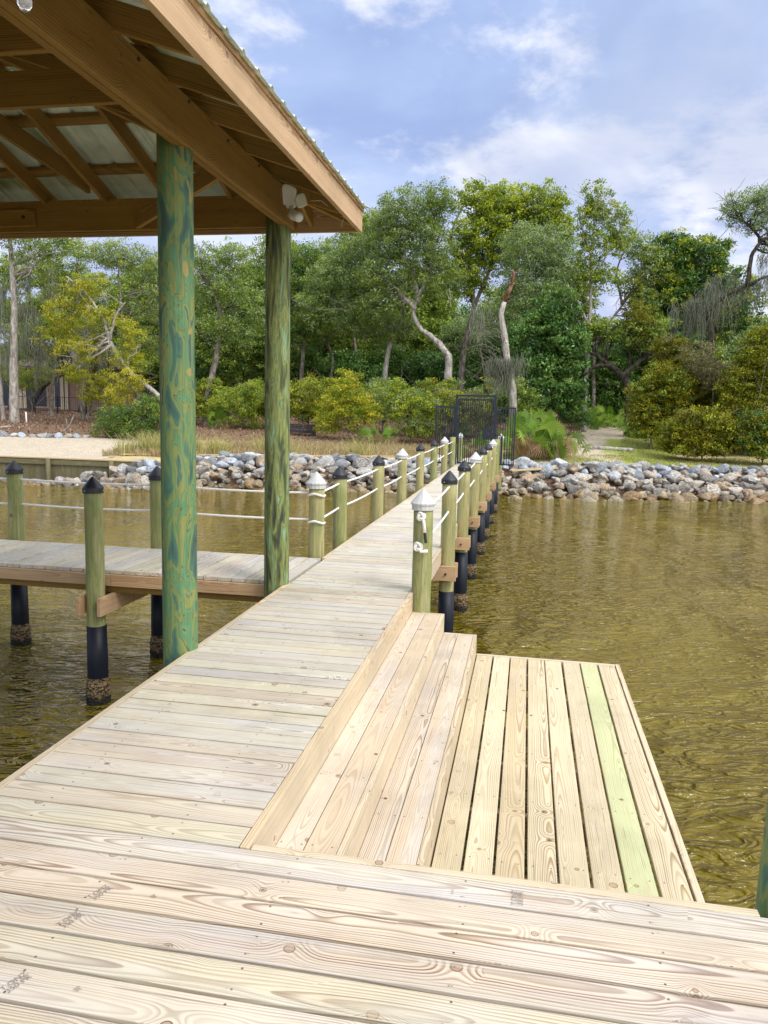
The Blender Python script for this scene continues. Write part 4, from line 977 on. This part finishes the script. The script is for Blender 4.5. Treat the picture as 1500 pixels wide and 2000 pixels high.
T('mossy_oak', 'leaning dark oak hung with grey moss at the right edge', 'tree', 40, [[(1362, 800), (1372, 740), (1390, 660), (1388, 610), (1420, 575), (1465, 555), (1520, 530)], [(1385, 640), (1375, 600), (1350, 590)], [(1460, 560), (1468, 500), (1485, 470), (1462, 440), (1440, 425)], [(1485, 470), (1530, 455)]],
  [(1455, 395, 38, 25), (1490, 420, 40, 42), (1425, 420, 20, 18), (1515, 380, 35, 25), (1525, 480, 35, 30)], 'greyoak', MB_DARK, dens=1.1, size=.10, spread=.3, r0=.19, seed_=9, nbr=30,
  moss=[(1350, 595, 9, 1.9), (1375, 590, 10, 2.3), (1400, 580, 8, 1.8), (1430, 570, 5, 1.2), (1340, 610, 6, 1.8), (1470, 560, 5, 1.4), (1490, 545, 6, 1.7), (1480, 500, 4, 1.2), (1425, 445, 3, .5), (1390, 560, 7, 2.2), (1410, 540, 4, 1.5)])
T('oak_tree', 'rounded grey-green oak left of the S-shaped trunk', 'tree', 45, [[(748, 775), (755, 700), (768, 650), (735, 620), (700, 590)], [(765, 655), (790, 610), (770, 560)]],
  [(700, 500, 55, 40), (660, 540, 60, 45), (720, 560, 60, 45), (690, 620, 60, 45), (620, 600, 45, 50), (760, 640, 50, 40)], 'greyoak', MB_PALE, dens=1.1, size=.13, r0=.17, seed_=10, nbr=26, leaf2=('oak', .4))
T('oak_tree', 'oak just right of the streaky pillar with forked grey trunks', 'tree', 47, [[(585, 770), (592, 700), (600, 660), (640, 620)], [(592, 700), (580, 640), (570, 590)], [(640, 780), (650, 700), (630, 650)]],
  [(600, 510, 50, 35), (570, 560, 50, 45), (630, 560, 50, 40), (600, 640, 55, 45), (545, 640, 40, 60)], 'oak', MB_GREY, dens=1.05, size=.15, r0=.17, seed_=11, nbr=22, leaf2=('magnolia', .4))
T('oak_tree', 'grey-trunked oak standing between the two tall pillars', 'tree', 40, [[(402, 842), (404, 780), (420, 710), (430, 640), (425, 590), (400, 545)], [(425, 600), (450, 560), (470, 520)]],
  [(415, 510, 45, 35), (455, 500, 40, 35), (400, 570, 40, 40), (460, 570, 50, 45), (430, 640, 50, 35), (490, 620, 35, 60)], 'greyoak', MB_GREY, dens=1.0, size=.12, r0=.22, seed_=12, nbr=22, leaf2=('oak', .5))
T('oak_tree', 'dark rounded oak behind the two pillars', 'tree', 48, [[(470, 800), (475, 700), (480, 600)]],
  [(480, 570, 70, 60), (420, 620, 60, 60), (520, 680, 60, 60), (450, 700, 70, 50)], 'oak', MB_DARK, dens=1.1, size=.16, r0=.17, seed_=13, nbr=10, leaf2=('deep', .4))
T('leaning_oak', 'yellow-leaved oak with a long pale branch leaning left', 'tree', 37, [[(335, 830), (320, 790), (300, 765), (262, 735), (235, 700), (215, 665), (200, 620), (165, 570), (130, 540)], [(215, 665), (225, 620), (245, 590)]],
  [(170, 560, 50, 30), (130, 610, 55, 40), (190, 620, 50, 35), (110, 660, 45, 40), (165, 680, 50, 35), (255, 650, 35, 35), (250, 700, 40, 30), (145, 725, 35, 25)], 'yellow', MB_PALE, dens=1.0, size=.10, spread=.32, r0=.15, seed_=14, nbr=22, leaf2=('bright', .35))
T('mossy_trunk_tree', 'tall straight lichen-white trunk at the left edge hung with moss', 'tree', 38, [[(28, 820), (27, 700), (28, 600), (22, 500), (15, 420)]],
  [(60, 480, 60, 40), (20, 440, 60, 40), (120, 480, 50, 30), (90, 540, 40, 30)], 'oak', MB_PALE, dens=.7, size=.12, r0=.27, seed_=15, nbr=18, moss=[(70, 540, 7, 3.), (10, 560, 6, 3.5), (60, 600, 7, 3.0), (10, 640, 5, 3.), (80, 680, 7, 2.2), (50, 640, 6, 2.5), (100, 690, 5, 1.8)])
T('mossy_trunk_tree', 'thin leaning pale trunk at the extreme left edge', 'tree', 38.6, [[(7, 822), (0, 740), (-12, 640)]], [(-20, 620, 40, 40), (20, 680, 25, 20)], 'oak', MB_PALE, dens=.7, size=.12, r0=.13, seed_=16, nbr=8, moss=[(0, 680, 4, 2)])
T('oak_tree', 'pair of dark crossing trunks in front of the pinkish house', 'tree', 46, [[(55, 800), (75, 765), (105, 740), (150, 720)], [(155, 808), (165, 770), (185, 735), (215, 715)]],
  [(110, 640, 60, 35), (180, 660, 55, 40), (60, 660, 55, 40), (240, 620, 50, 50), (130, 560, 60, 40)], 'oak', MB_DARK, dens=.9, size=.14, r0=.28, seed_=17, nbr=14)
T('oak_tree', 'slim grey trunk standing before the pinkish house', 'tree', 42, [[(100, 808), (103, 750), (108, 690), (115, 600)]], [(120, 560, 50, 30), (90, 520, 45, 30), (150, 500, 45, 35)], 'bright', MB_GREY, dens=.8, size=.12, r0=.13, seed_=18, nbr=16, leaf2=('oak', .5))
T('oak_tree', 'twin grey trunks left of the mottled pillar with airy crown', 'tree', 41, [[(163, 815), (160, 760), (165, 690), (175, 600)], [(240, 790), (243, 700), (240, 620), (232, 540), (240, 480)], [(175, 812), (180, 775), (205, 740)]],
  [(240, 500, 55, 35), (290, 520, 40, 40), (200, 500, 45, 30), (290, 600, 45, 50), (270, 680, 50, 50)], 'greyoak', MB_GREY, dens=.75, size=.12, r0=.16, seed_=19, nbr=26, leaf2=('bright', .3), moss=[(150, 640, 6, 2.2), (160, 690, 6, 1.8), (200, 690, 6, 1.6)])
T('oak_tree', 'wide dark oak shading the left side of the pinkish house', 'tree', 49, [[(20, 800), (30, 700), (60, 600)]], [(40, 620, 70, 45), (110, 600, 60, 50), (170, 570, 60, 45), (20, 540, 60, 45), (100, 690, 45, 22), (190, 700, 40, 22), (30, 690, 40, 25), (250, 560, 50, 45)], 'oak', MB_DARK, dens=1.0, size=.14, r0=.2, seed_=21, nbr=12, leaf2=('bright', .25))
T('oak_tree', 'loose dark oak behind the yellow-leaved one', 'tree', 47, [[(300, 800), (290, 680), (300, 560)]], [(300, 560, 60, 55), (260, 600, 60, 55), (340, 640, 60, 70), (290, 700, 60, 45)], 'oak', MB_DARK, dens=1.0, size=.15, r0=.16, seed_=20, nbr=12)
shrub_later = [('yellow-green bush growing before the left half of the house', 41, 60, 805, [(50, 745, 40, 22), (20, 730, 36, 26), (85, 725, 30, 22)], 'oak', 90), ('yellow-green bush growing before the right half of the house', 40, 170, 805, [(180, 770, 26, 26), (205, 745, 34, 26), (215, 785, 30, 24), (150, 735, 26, 18)], 'yellow', 91)]
T('oak_tree', 'feathery tall oak filling the gap just left of the big live oak', 'tree', 50, [[(690, 790), (695, 700), (685, 600), (700, 520)]], [(690, 460, 45, 30), (650, 500, 45, 35), (730, 440, 40, 35), (700, 540, 55, 40), (640, 570, 45, 40)], 'oak', MB_GREY, dens=.9, size=.15, r0=.15, seed_=22, nbr=14, leaf2=('bright', .4))
T('oak_tree', 'bright green oak closing the gap behind the streaky pillar', 'tree', 51, [[(545, 790), (540, 690), (550, 600)]], [(540, 480, 45, 30), (510, 520, 45, 40), (570, 530, 45, 40), (545, 600, 50, 50)], 'bright', MB_GREY, dens=.9, size=.15, r0=.15, seed_=23, nbr=14, leaf2=('oak', .5))
T('oak_tree', 'pale green oak showing between the mottled pillar and the grey oak', 'tree', 51, [[(350, 790), (355, 690), (360, 600)]], [(360, 500, 45, 32), (330, 540, 45, 40), (385, 560, 40, 40), (350, 620, 50, 50)], 'greyoak', MB_GREY, dens=.9, size=.15, r0=.15, seed_=24, nbr=14, leaf2=('bright', .4))
T('oak_tree', 'green oak rising behind the leaves left of the slender tree', 'tree', 52, [[(1110, 790), (1115, 690), (1105, 600)]], [(1110, 540, 40, 30), (1140, 580, 35, 35), (1090, 600, 40, 40), (1150, 640, 40, 35)], 'oak', MB_GREY, dens=.9, size=.16, r0=.15, seed_=25, nbr=12, leaf2=('bright', .4))
# dead snag
sn = thing('dead_snag', at(1000, 800, 34), 'bare barkless dead trunk with reddish tip, moss around its middle', 'dead tree')
P = [at(*q, 34) for q in ((1003, 822), (1001, 760), (990, 700), (985, 655), (978, 615), (985, 590), (998, 560), (1004, 535), (1001, 526))]
b = MB(); b.tube(P[:6], [.17, .16, .15, .13, .115, .105], 12, rfun=lambda a, th: 1+.1*math.sin(2*th+a*2)); b.build('trunk', MB_PALE, sn, smooth=True)
b = MB(); b.tube(P[5:], [.105, .085, .06, .02], 12, rfun=lambda a, th: 1+.15*math.sin(2*th+a*5)); b.build('broken_tip', MB_RED, sn, smooth=True)
rgm = np.random.default_rng(3)
V_, F_, L_ = strands([at(985+rgm.normal(0, 14), 708+rgm.normal(0, 4), 33.8) for _ in range(16)], rgm, 40, 1.5, .14); npmesh('hanging_moss', V_, F_, ML['moss'], L_, sn)
b = MB()
for q in range(30):
    s_ = at(980+rgm.normal(0, 6), 640+q*5, 34); e = at(900+rgm.uniform(-20, 70), 620+rgm.uniform(0, 130), 34+rgm.normal(0, .8)); b.tube(branch_path(s_, e, rgm, 6, .24, .05), [.014-.0018*k for k in range(7)], 5)
b.build('dead_branches', MB_GREY, sn, smooth=True)
V_, F_, L_ = strands([at(945+rgm.normal(0, 14), 612+rgm.normal(0, 8), 34) for _ in range(8)], rgm, 20, 1.4, .2); npmesh('hanging_moss', V_, F_, ML['moss'], L_, sn)

# shrubs
def shrub(label, Y, px, py, blobs, leaf, seed_, dens=1.3, size=.10, spread=.3, leaf2=None, per=44, name='shrub', group=None):
    return tree(name, label, 'shrub', Y, [[(px, py), (px+3, py-14), (px-4, py-30)]], blobs, leaf, MB_GREY, dens=dens, per=per, size=size, spread=spread, r0=.04, nbr=8, seed_=seed_, leaf2=leaf2, group=group, depth=.8)
shrub('rounded yellow-green shrub left of the gate, tallest of the low thicket', 36, 680, 848, [(680, 760, 34, 40), (655, 800, 42, 38), (705, 805, 40, 38), (640, 825, 30, 22)], 'bright', 31, 1.8, leaf2=('yellow', .45))
shrub('tangled mixed shrub between the rounded one and the gate', 36.5, 800, 850, [(790, 790, 45, 40), (830, 805, 35, 42), (760, 765, 40, 30), (810, 835, 40, 20)], 'bright', 32, 1.6, leaf2=('greyoak', .4))
shrub('reedy brownish shrub right behind the left gate wing', 37, 880, 855, [(870, 790, 40, 40), (905, 800, 35, 38), (850, 830, 30, 22), (940, 800, 40, 35)], 'bright', 33, 1.3, leaf2=('brown', .5))
shrub('low bright green shrub under the oaks, left of the rounded one', 38, 590, 835, [(590, 790, 40, 30), (560, 770, 35, 30), (610, 760, 35, 25)], 'olive', 34, 1.4, leaf2=('bright', .5))
shrub('green undergrowth shrub between the two tall pillars', 38.5, 470, 835, [(470, 790, 40, 34), (440, 780, 35, 30), (500, 770, 35, 40), (485, 820, 30, 18)], 'bright', 35, 1.4, leaf2=('oak', .5))
shrub('dark green bush at the edge of the sand, left of the mottled pillar', 33, 245, 868, [(230, 820, 48, 32), (270, 835, 45, 34), (205, 848, 28, 22), (290, 800, 35, 35)], 'deep', 36, 2.0, leaf2=('oak', .3))
shrub('grey twiggy bush leaning against the mottled pillar', 33.6, 305, 860, [(305, 810, 30, 45), (330, 830, 25, 35)], 'brown', 37, .9, leaf2=('oak', .5))
shrub('yellowish wild shrub under the slope of the leaning oak', 36, 270, 800, [(255, 745, 45, 25), (235, 770, 35, 20)], 'yellow', 38, 1.)
for l_, Y, px, py, bl_, lf, sd_ in shrub_later: shrub(l_, Y, px, py, bl_, lf, sd_, 1.3, leaf2=('bright', .4))
GR = 'olive bushes massed on the right shore'
for i, (l_, Y, px, py, bl_, lf, l2) in enumerate((
  ('front olive bush leaning over the lawn at right', 34.5, 1370, 885, [(1370, 825, 50, 32), (1325, 842, 38, 26), (1415, 845, 42, 28), (1370, 862, 52, 22), (1310, 866, 24, 16), (1430, 870, 34, 18), (1372, 876, 72, 13)], 'olive', ('bright', .15)),
  ('tall olive bush beside the mouth of the path', 38, 1270, 850, [(1262, 770, 34, 30), (1295, 735, 38, 28), (1252, 808, 32, 26), (1300, 790, 40, 32), (1275, 835, 42, 22), (1320, 760, 36, 34)], 'olive', ('oak', .25)),
  ('high rounded olive bush against the mossy oak trunk', 39, 1340, 850, [(1335, 715, 40, 28), (1380, 740, 45, 34), (1350, 780, 50, 40), (1410, 790, 40, 40), (1310, 680, 34, 24)], 'olive', ('brown', .15)),
  ('tall olive bush at the far right edge', 37, 1450, 870, [(1440, 750, 40, 34), (1485, 700, 44, 36), (1450, 800, 48, 36), (1510, 760, 46, 44), (1470, 845, 50, 28), (1500, 660, 36, 26)], 'olive', ('bright', .3)),
  ('dark bush low against the right edge of the picture', 34, 1490, 885, [(1480, 825, 34, 24), (1515, 850, 40, 30), (1462, 858, 30, 20), (1490, 872, 38, 16), (1500, 880, 50, 12)], 'deep', ('olive', .5)))):
    shrub(l_, Y, px, py, bl_, lf, 40+i, 2.6, leaf2=l2, group=GR, name='olive_bush', size=.115)
shrub('bare brown twiggy bush tangled below the mossy oak', 37.5, 1390, 790, [(1370, 700, 45, 30), (1400, 730, 45, 30)], 'brown', 47, 1.0, size=.09)
shrub('orange-brown tipped bush behind the olive bushes', 44, 1340, 800, [(1240, 620, 25, 30), (1260, 640, 25, 25)], 'olive', 48, 1.2, size=.12)
shrub('dark undergrowth bush on the left side of the path mouth', 42, 1120, 830, [(1115, 800, 26, 30), (1135, 815, 18, 20)], 'magnolia', 49, 1.6, size=.12)
GU = 'dark undergrowth bushes below the trees'
for i, px in enumerate((620, 700, 780, 860, 930, 1000, 1190, 1240, 390, 330)):
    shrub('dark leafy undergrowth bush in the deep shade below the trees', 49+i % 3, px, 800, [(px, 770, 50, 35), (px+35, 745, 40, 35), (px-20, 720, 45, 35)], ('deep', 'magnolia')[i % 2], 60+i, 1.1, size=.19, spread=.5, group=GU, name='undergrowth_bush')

GL = 'low thicket along the edge of the woods'
for i, (px, Y, lf, l2) in enumerate(((415, 40, 'bright', 'oak'), (530, 39.5, 'olive', 'bright'), (600, 41, 'oak', 'bright'), (640, 40.5, 'bright', 'yellow'), (745, 39.5, 'greyoak', 'bright'), (840, 39, 'oak', 'olive'), (880, 41, 'bright', 'greyoak'), (960, 39.5, 'greyoak', 'olive'), (1010, 37, 'oak', 'deep'), (370, 40, 'olive', 'oak'))):
    shrub('low leafy green bush in the thicket at the edge of the woods', Y, px, 830, [(px, 800, 36, 26), (px+26, 785, 30, 24), (px-22, 775, 30, 22), (px, 755, 24, 16)], lf, 80+i, 1.7, leaf2=(l2, .4), group=GL, name='thicket_bush', size=.12)
# palmettos
def fan(rg, c_, d_, R_, droop=.2, n=17, wd=.062):
    d_ = d_/np.linalg.norm(d_); r_ = rg.normal(0, 1, 3)*np.array([1, 1, .5]); side = np.cross(d_, r_); side /= np.linalg.norm(side)+1e-9; nn = np.cross(side, d_)
    vt, fc = [], []
    for i in range(n):
        a = (i/(n-1)-.5)*4.3; u = d_*math.cos(a)+side*math.sin(a); L_ = R_*(1-.22*abs(a)/2.1)*rg.uniform(.88, 1.1)
        w_ = np.cross(u, nn); w_ = w_*wd*R_; m_ = c_+u*L_*.55+nn*.05*R_; e = c_+u*L_-np.array([0, 0, droop*R_*rg.uniform(.4, 1.2)])
        b0 = len(vt); vt += [c_, m_-w_, e, m_+w_]; fc.append((b0, b0+1, b0+2, b0+3))
    return vt, fc
def palmetto(label, px, py, Y, W_, H_, n, ndead, seed_, group=None):
    rg = np.random.default_rng(seed_); p = at(px, py, Y); base = V((p.x, Y, gz(p.x, Y))); t_ = thing('palmetto', base, label, 'palmetto', group)
    for nm, cnt, mt in (('frond', n, 'palm'), ('dead_frond', ndead, 'dead')):
        if not cnt: continue
        V_, F_, L_ = [], [], []
        for i in range(cnt):
            o_ = np.array(base)+np.array([rg.uniform(-.5, .5)*W_, rg.uniform(-.35, .35)*W_, .1*H_])
            a = rg.uniform(0, 6.28); el = rg.uniform(.15, 1.35) if nm == 'frond' else rg.uniform(-.5, .25)
            d_ = np.array([math.cos(a)*math.cos(el), math.sin(a)*math.cos(el), math.sin(el)]); L_s = H_*(.35+.45*max(0, math.sin(el)))*rg.uniform(.7, 1.1) if nm == 'frond' else rg.uniform(.1, .45)
            tip = o_+d_*L_s+(np.array([0, 0, .22*H_]) if nm != 'frond' else 0)
            vt, fc = fan(rg, tip, d_+np.array([0, 0, .1]), rg.uniform(.38, .58)*min(1.1, H_/1.3), .25 if nm == 'frond' else .55, 19, .045 if nm == 'frond' else .030)
            c_ = rg.uniform(0, 1); n0 = len(V_); V_ += vt; F_ += [tuple(k+n0 for k in f) for f in fc]; L_ += [c_]*len(vt)
            # stalk
            n0 = len(V_); s_ = np.array([.012, 0, 0]); V_ += [o_-s_, o_+s_, tip+s_*.6, tip-s_*.6]; F_.append((n0, n0+1, n0+2, n0+3)); L_ += [c_]*4
        npmesh(nm, V_, F_, ML[mt], L_, t_)
    return t_
palmetto('large fan palmetto with a brown skirt, right of the gate', 1055, 872, 32.4, 1.9, 2.0, 75, 90, 1)
palmetto('small fan palmetto with dead red-brown fronds in the thicket', 738, 845, 35.4, .9, 1.0, 18, 12, 2)
palmetto('fan palmetto beside the grey oak trunk between the pillars', 432, 842, 38.5, 1.0, 1.0, 20, 8, 3)
palmetto('fan palmetto with brown fronds right at the gate threshold', 925, 866, 32.5, 1.3, 1.1, 20, 30, 4)
palmetto('saw palmetto in the shade at the left of the path head', 1165, 822, 47, 1.8, 1.3, 40, 0, 5)
palmetto('saw palmetto in the shade at the middle of the path head', 1205, 822, 48.5, 1.8, 1.2, 40, 0, 6)
palmetto('saw palmetto at the foot of the tall olive bush by the path', 1243, 832, 43, 1.4, 1.0, 30, 4, 7)
palmetto('palmetto clump high in the thicket behind the gate', 915, 790, 40, 1.8, 1.9, 36, 0, 8)

# grasses: blades nobody could count
def blades(name, pts, h, w_, leaf, label, lean=.35, seed_=0):
    rg = np.random.default_rng(seed_); N = len(pts); P = np.array(pts); a = rg.uniform(0, 6.28, N); H_ = h*rg.uniform(.4, 1.2, N)
    s_ = np.stack([np.cos(a), np.sin(a), np.zeros(N)], 1)*w_; l_ = rg.normal(0, lean, (N, 2))*H_[:, None]
    m_ = P+np.stack([l_[:, 0]*.35, l_[:, 1]*.35, H_*.6], 1); e = P+np.stack([l_[:, 0], l_[:, 1], H_], 1)
    vt = np.stack([P-s_, P+s_, m_+s_*.7, e, m_-s_*.7], 1).reshape(-1, 3); b0 = np.arange(N)[:, None]*5
    f_ = np.concatenate([b0+np.array([[0, 1, 2, 4]]), b0+np.array([[4, 2, 3, 3]])]); f_ = np.concatenate([b0+np.array([[0, 1, 2, 4]])]); tri = b0+np.array([[4, 2, 3]])
    me_v = vt; lc = np.repeat(rg.random(N), 5)
    # quads then split to triangles for one uniform face size
    F3 = np.concatenate([f_[:, [0, 1, 2]], f_[:, [0, 2, 3]], tri])
    o_ = npmesh(name, me_v, F3, ML[leaf], lc); return tag(o_, label, 'grass', None, 'stuff')
rg = random.Random(11)
pts = []
while len(pts) < 21000:
    x = rg.uniform(-16.2, -2.6); tt = toe(x); y = (tt+3.3 if x > -12.5 else tt+1.)+abs(rg.gauss(0, 1))*2.2+.8
    cl = math.sin(x*1.9+y*1.1)*math.sin(y*2.3-x*.7)
    if y > tt+8.5 or rg.random() > .35+.65*(cl > .1) or (x > -9 and y < tt+5.0 and rg.random() < .75): continue
    pts.append((x, y, gz(x, y)))
blades('dry_grass', pts, .30, .009, 'straw', 'dry straw-coloured grass behind the rocks left of the gate', .5, 1)
pts = []
for cx, cy, n_ in ((-14.9, 28.6, 420), (-14.1, 28.3, 420), (-13.2, 28.8, 380), (-12.3, 29.3, 260), (-15.6, 28.0, 160), (-10.7, 30.5, 200), (-6.8, 31.2, 200), (-9.5, 29.9, 160)):
    for _ in range(n_): x = cx+rg.gauss(0, .25); y = cy+rg.gauss(0, .2); pts.append((x, y, gz(x, y)))
blades('tall_grass', pts, .85, .009, 'reed', 'tall yellow-green grass tufts beside the sand left of the pillar', .45, 2)
pts = []
while len(pts) < 32000:
    x = rg.uniform(-1.5, 15); tt = toe(x); y = rg.uniform(tt+3.1, tt+17)
    ok = (y < tt+7.2) or abs(x-pathx(y)-1.2) < 1.3
    if not ok or y > 47 or rg.random() < .4+.4*math.sin(x*2.3+y*1.7): continue
    pts.append((x, y, gz(x, y)))
blades('lawn_grass', pts, .07, .010, 'lawn', 'short patchy lawn grass around the sandy path right of the gate', .6, 3)
# leaf litter on the forest floor
N = 16000; rgn = np.random.default_rng(9); P = []
while len(P) < N:
    x = rgn.uniform(-34, 14); y = rgn.uniform(29, 50); tt = toe(x)
    if y < tt+(7.3 if x < -12 else (4.5 if x < 0 else 9.)) or abs(x-pathx(y)) < 2.6: continue
    P.append((x, y, gz(x, y)+.03+(.12*abs(rgn.normal()) if x < -14 and y < 38 else 0)))
vt, f_, lc = leafcloud(np.array(P), rgn.random(N), 1, .05, .16, rgn, .3, .4)
tag(npmesh('leaf_litter', vt, f_, ML['litter'], lc), 'fallen brown leaves covering the ground under the trees', 'leaf litter', None, 'stuff')

# ------------------------------------------------------------------ small things ashore
p = at(560, 835, 37.2); q = at(614, 832, 37.2); z_ = gz(p.x, 37.2)
bc_ = thing('timber_bench', (p.x, 37.2, z_), 'dark weathered timber bench half hidden right of the streaky pillar', 'bench')
b = MB(); [b.bx(p.x-.8, q.x, 37.0+.14*k, 37.13+.14*k, z_+.50, z_+.55, 'x') for k in range(4)]; b.build('seat', MW['dark'], bc_)
b = MB(); [b.bx(p.x-.8, q.x, 36.985, 37.0, z_+.12+.17*k, z_+.27+.17*k, 'x') for k in range(2)]; b.build('front_boards', MW['dark'], bc_)
for x in (p.x-.75, q.x-.12): b = MB(); b.bx(x, x+.12, 37.02, 37.5, z_-.05, z_+.498, 'z'); b.build('leg', MW['dark'], bc_)
def log(name, a, c_, r_, mt, label, cat='log'):
    b = MB(); P = [V(a).lerp(V(c_), k/8)+V((0, 0, random.uniform(-.01, .01))) for k in range(9)]; b.tube(P, [r_*random.uniform(.88, 1.08) for _ in P], 12); return tag(b.build(name, mt, smooth=True), label, cat)
a = at(1158, 861, 36.5); c_ = at(1238, 861, 36.3); zz = gz(a.x, 36.5)+.08
log('log', (a.x, 36.6, zz), (c_.x, 36.3, gz(c_.x, 36.3)+.08), .10, MB_PALE, 'grey fallen log lying across the grassy path')
a = at(1085, 868, 32.6); zz = gz(a.x, 32.3); b = MB(); b.tube([(a.x, 32.1, zz-.1), (a.x-.02, 32.1, zz+.7), (a.x+.03, 32.1, zz+1.15), (a.x+.09, 32.1, zz+1.28)], [.10, .085, .075, .02], 12); tag(b.build('tree_stump', MB_PALE, smooth=True), 'thin broken grey stump standing beside the large palmetto', 'stump')
a = at(52, 818, 37); b = MB(); zz = gz(a.x, 37); b.tube([(a.x, 37, zz-.2), (a.x-.03, 37, zz+.72)], .035, 12); tag(b.build('marker_pipe', M_PVC, smooth=True), 'short white pipe stake upright beside the pale tree trunk', 'pipe')
b = MB(); P0 = at(122, 838, 34.4); zz = gz(P0.x, 34.4)
b.tube([(P0.x-.2, 34.4, zz), (P0.x+.15, 34.4, zz+.1), (P0.x+.45, 34.3, zz+.35), (P0.x+.75, 34.2, zz+.85)], [.07, .055, .03, .012], 8); b.tube([(P0.x+.2, 34.4, zz+.12), (P0.x+.25, 34.4, zz+.5), (P0.x+.2, 34.4, zz+.7)], [.03, .02, .01], 6)
tag(b.build('fallen_branch', MB_PALE, smooth=True), 'pale fallen branch on the leaf litter behind the white stones', 'branch')
b = MB(); P0 = at(-10, 830, 35.2); P1 = at(26, 824, 35.4); b.tube([(P0.x, 35.2, gz(P0.x, 35.2)+.05), (P1.x, 35.4, gz(P1.x, 35.4)+.14)], [.07, .05], 8); tag(b.build('fallen_branch', MB_PALE, smooth=True), 'pale fallen branch at the left edge below the white trunk', 'branch')
# house
HY = 54; hx0, hx1 = at(-150, 780, HY).x, at(300, 780, HY).x; hz = gz((hx0+hx1)/2, HY)
M_WALL = plain('pink_stucco', (.36, .24, .18), .8, .12, 2); M_TRIM = plain('cream_trim', (.60, .50, .36), .6); M_DARKW = plain('dark_window', (.02, .022, .03), .15); M_ROOF = plain('brown_shingle', (.10, .075, .06), .9, .3, 6)
ho = thing('house', ((hx0+hx1)/2, HY, hz), 'low pinkish house glimpsed through the trees at left', 'house')
b = MB(); b.bx(hx0, hx1, HY, HY+8, hz-.5, hz+2.9); b.build('wall', M_WALL, ho)
b = MB(); b.bx(hx0-.6, hx1+.6, HY-1.3, HY+9, hz+2.92, hz+3.12); b.v += [V((hx0-.6, HY-1.3, hz+3.13)), V((hx1+.6, HY-1.3, hz+3.13)), V((hx1-2, HY+4, hz+5)), V((hx0+2, HY+4, hz+5)), V((hx1+.6, HY+9, hz+3.13)), V((hx0-.6, HY+9, hz+3.13))]
for f in ((8, 9, 10, 11), (9, 12, 10), (12, 13, 11, 10), (13, 8, 11)): b.face(list(f), [(0, 0, 0)]*len(f))
b.build('roof', M_ROOF, ho)
for px in (-40, 8, 72, 118):
    x = at(px, 780, HY).x; wd = 1.9 if px != 118 else 1.0
    b = MB(); b.bx(x-wd/2, x+wd/2, HY-.03, HY-.004, hz+.05, hz+2.35); f_o = b.build('window', M_TRIM, ho)
    b = MB(); b.bx(x-wd/2+.08, x+wd/2-.08, HY-.05, HY-.032, hz+.12, hz+2.27); q_ = b.build('pane', M_DARKW, f_o)
for px in (42, 50, 123, 132):
    x = at(px, 780, HY).x; b = MB(); b.bx(x-.14, x+.14, HY-.12, HY-.052, hz-.1, hz+2.9); b.build('shutter_trim', M_TRIM, ho)
# black fence before the house
FY = 44; fe = thing('yard_fence', (at(120, 800, FY).x, FY, 0), 'black metal yard fence in front of the pinkish house', 'fence')
fx0, fx1 = at(-40, 790, FY).x, at(240, 790, FY).x; zf = gz(fx0, FY)
for px in (2, 68, 112, 168, 225): x = at(px, 790, FY).x; b = MB(); b.bx(x-.035, x+.035, FY-.035, FY+.035, zf-.2, zf+1.05, 'z'); b.build('fence_post', M_IRON, fe)
b = MB(); [b.bx(fx0, fx1, FY-.015, FY+.015, zf+h_, zf+h_+.035) for h_ in (.12, .95)]; b.build('rail', M_IRON, fe)
b = MB(); x = fx0
while x < fx1: b.bx(x, x+.012, FY-.006, FY+.006, zf+.15, zf+.95, 'z'); x += .13
b.build('pickets', M_IRON, fe)
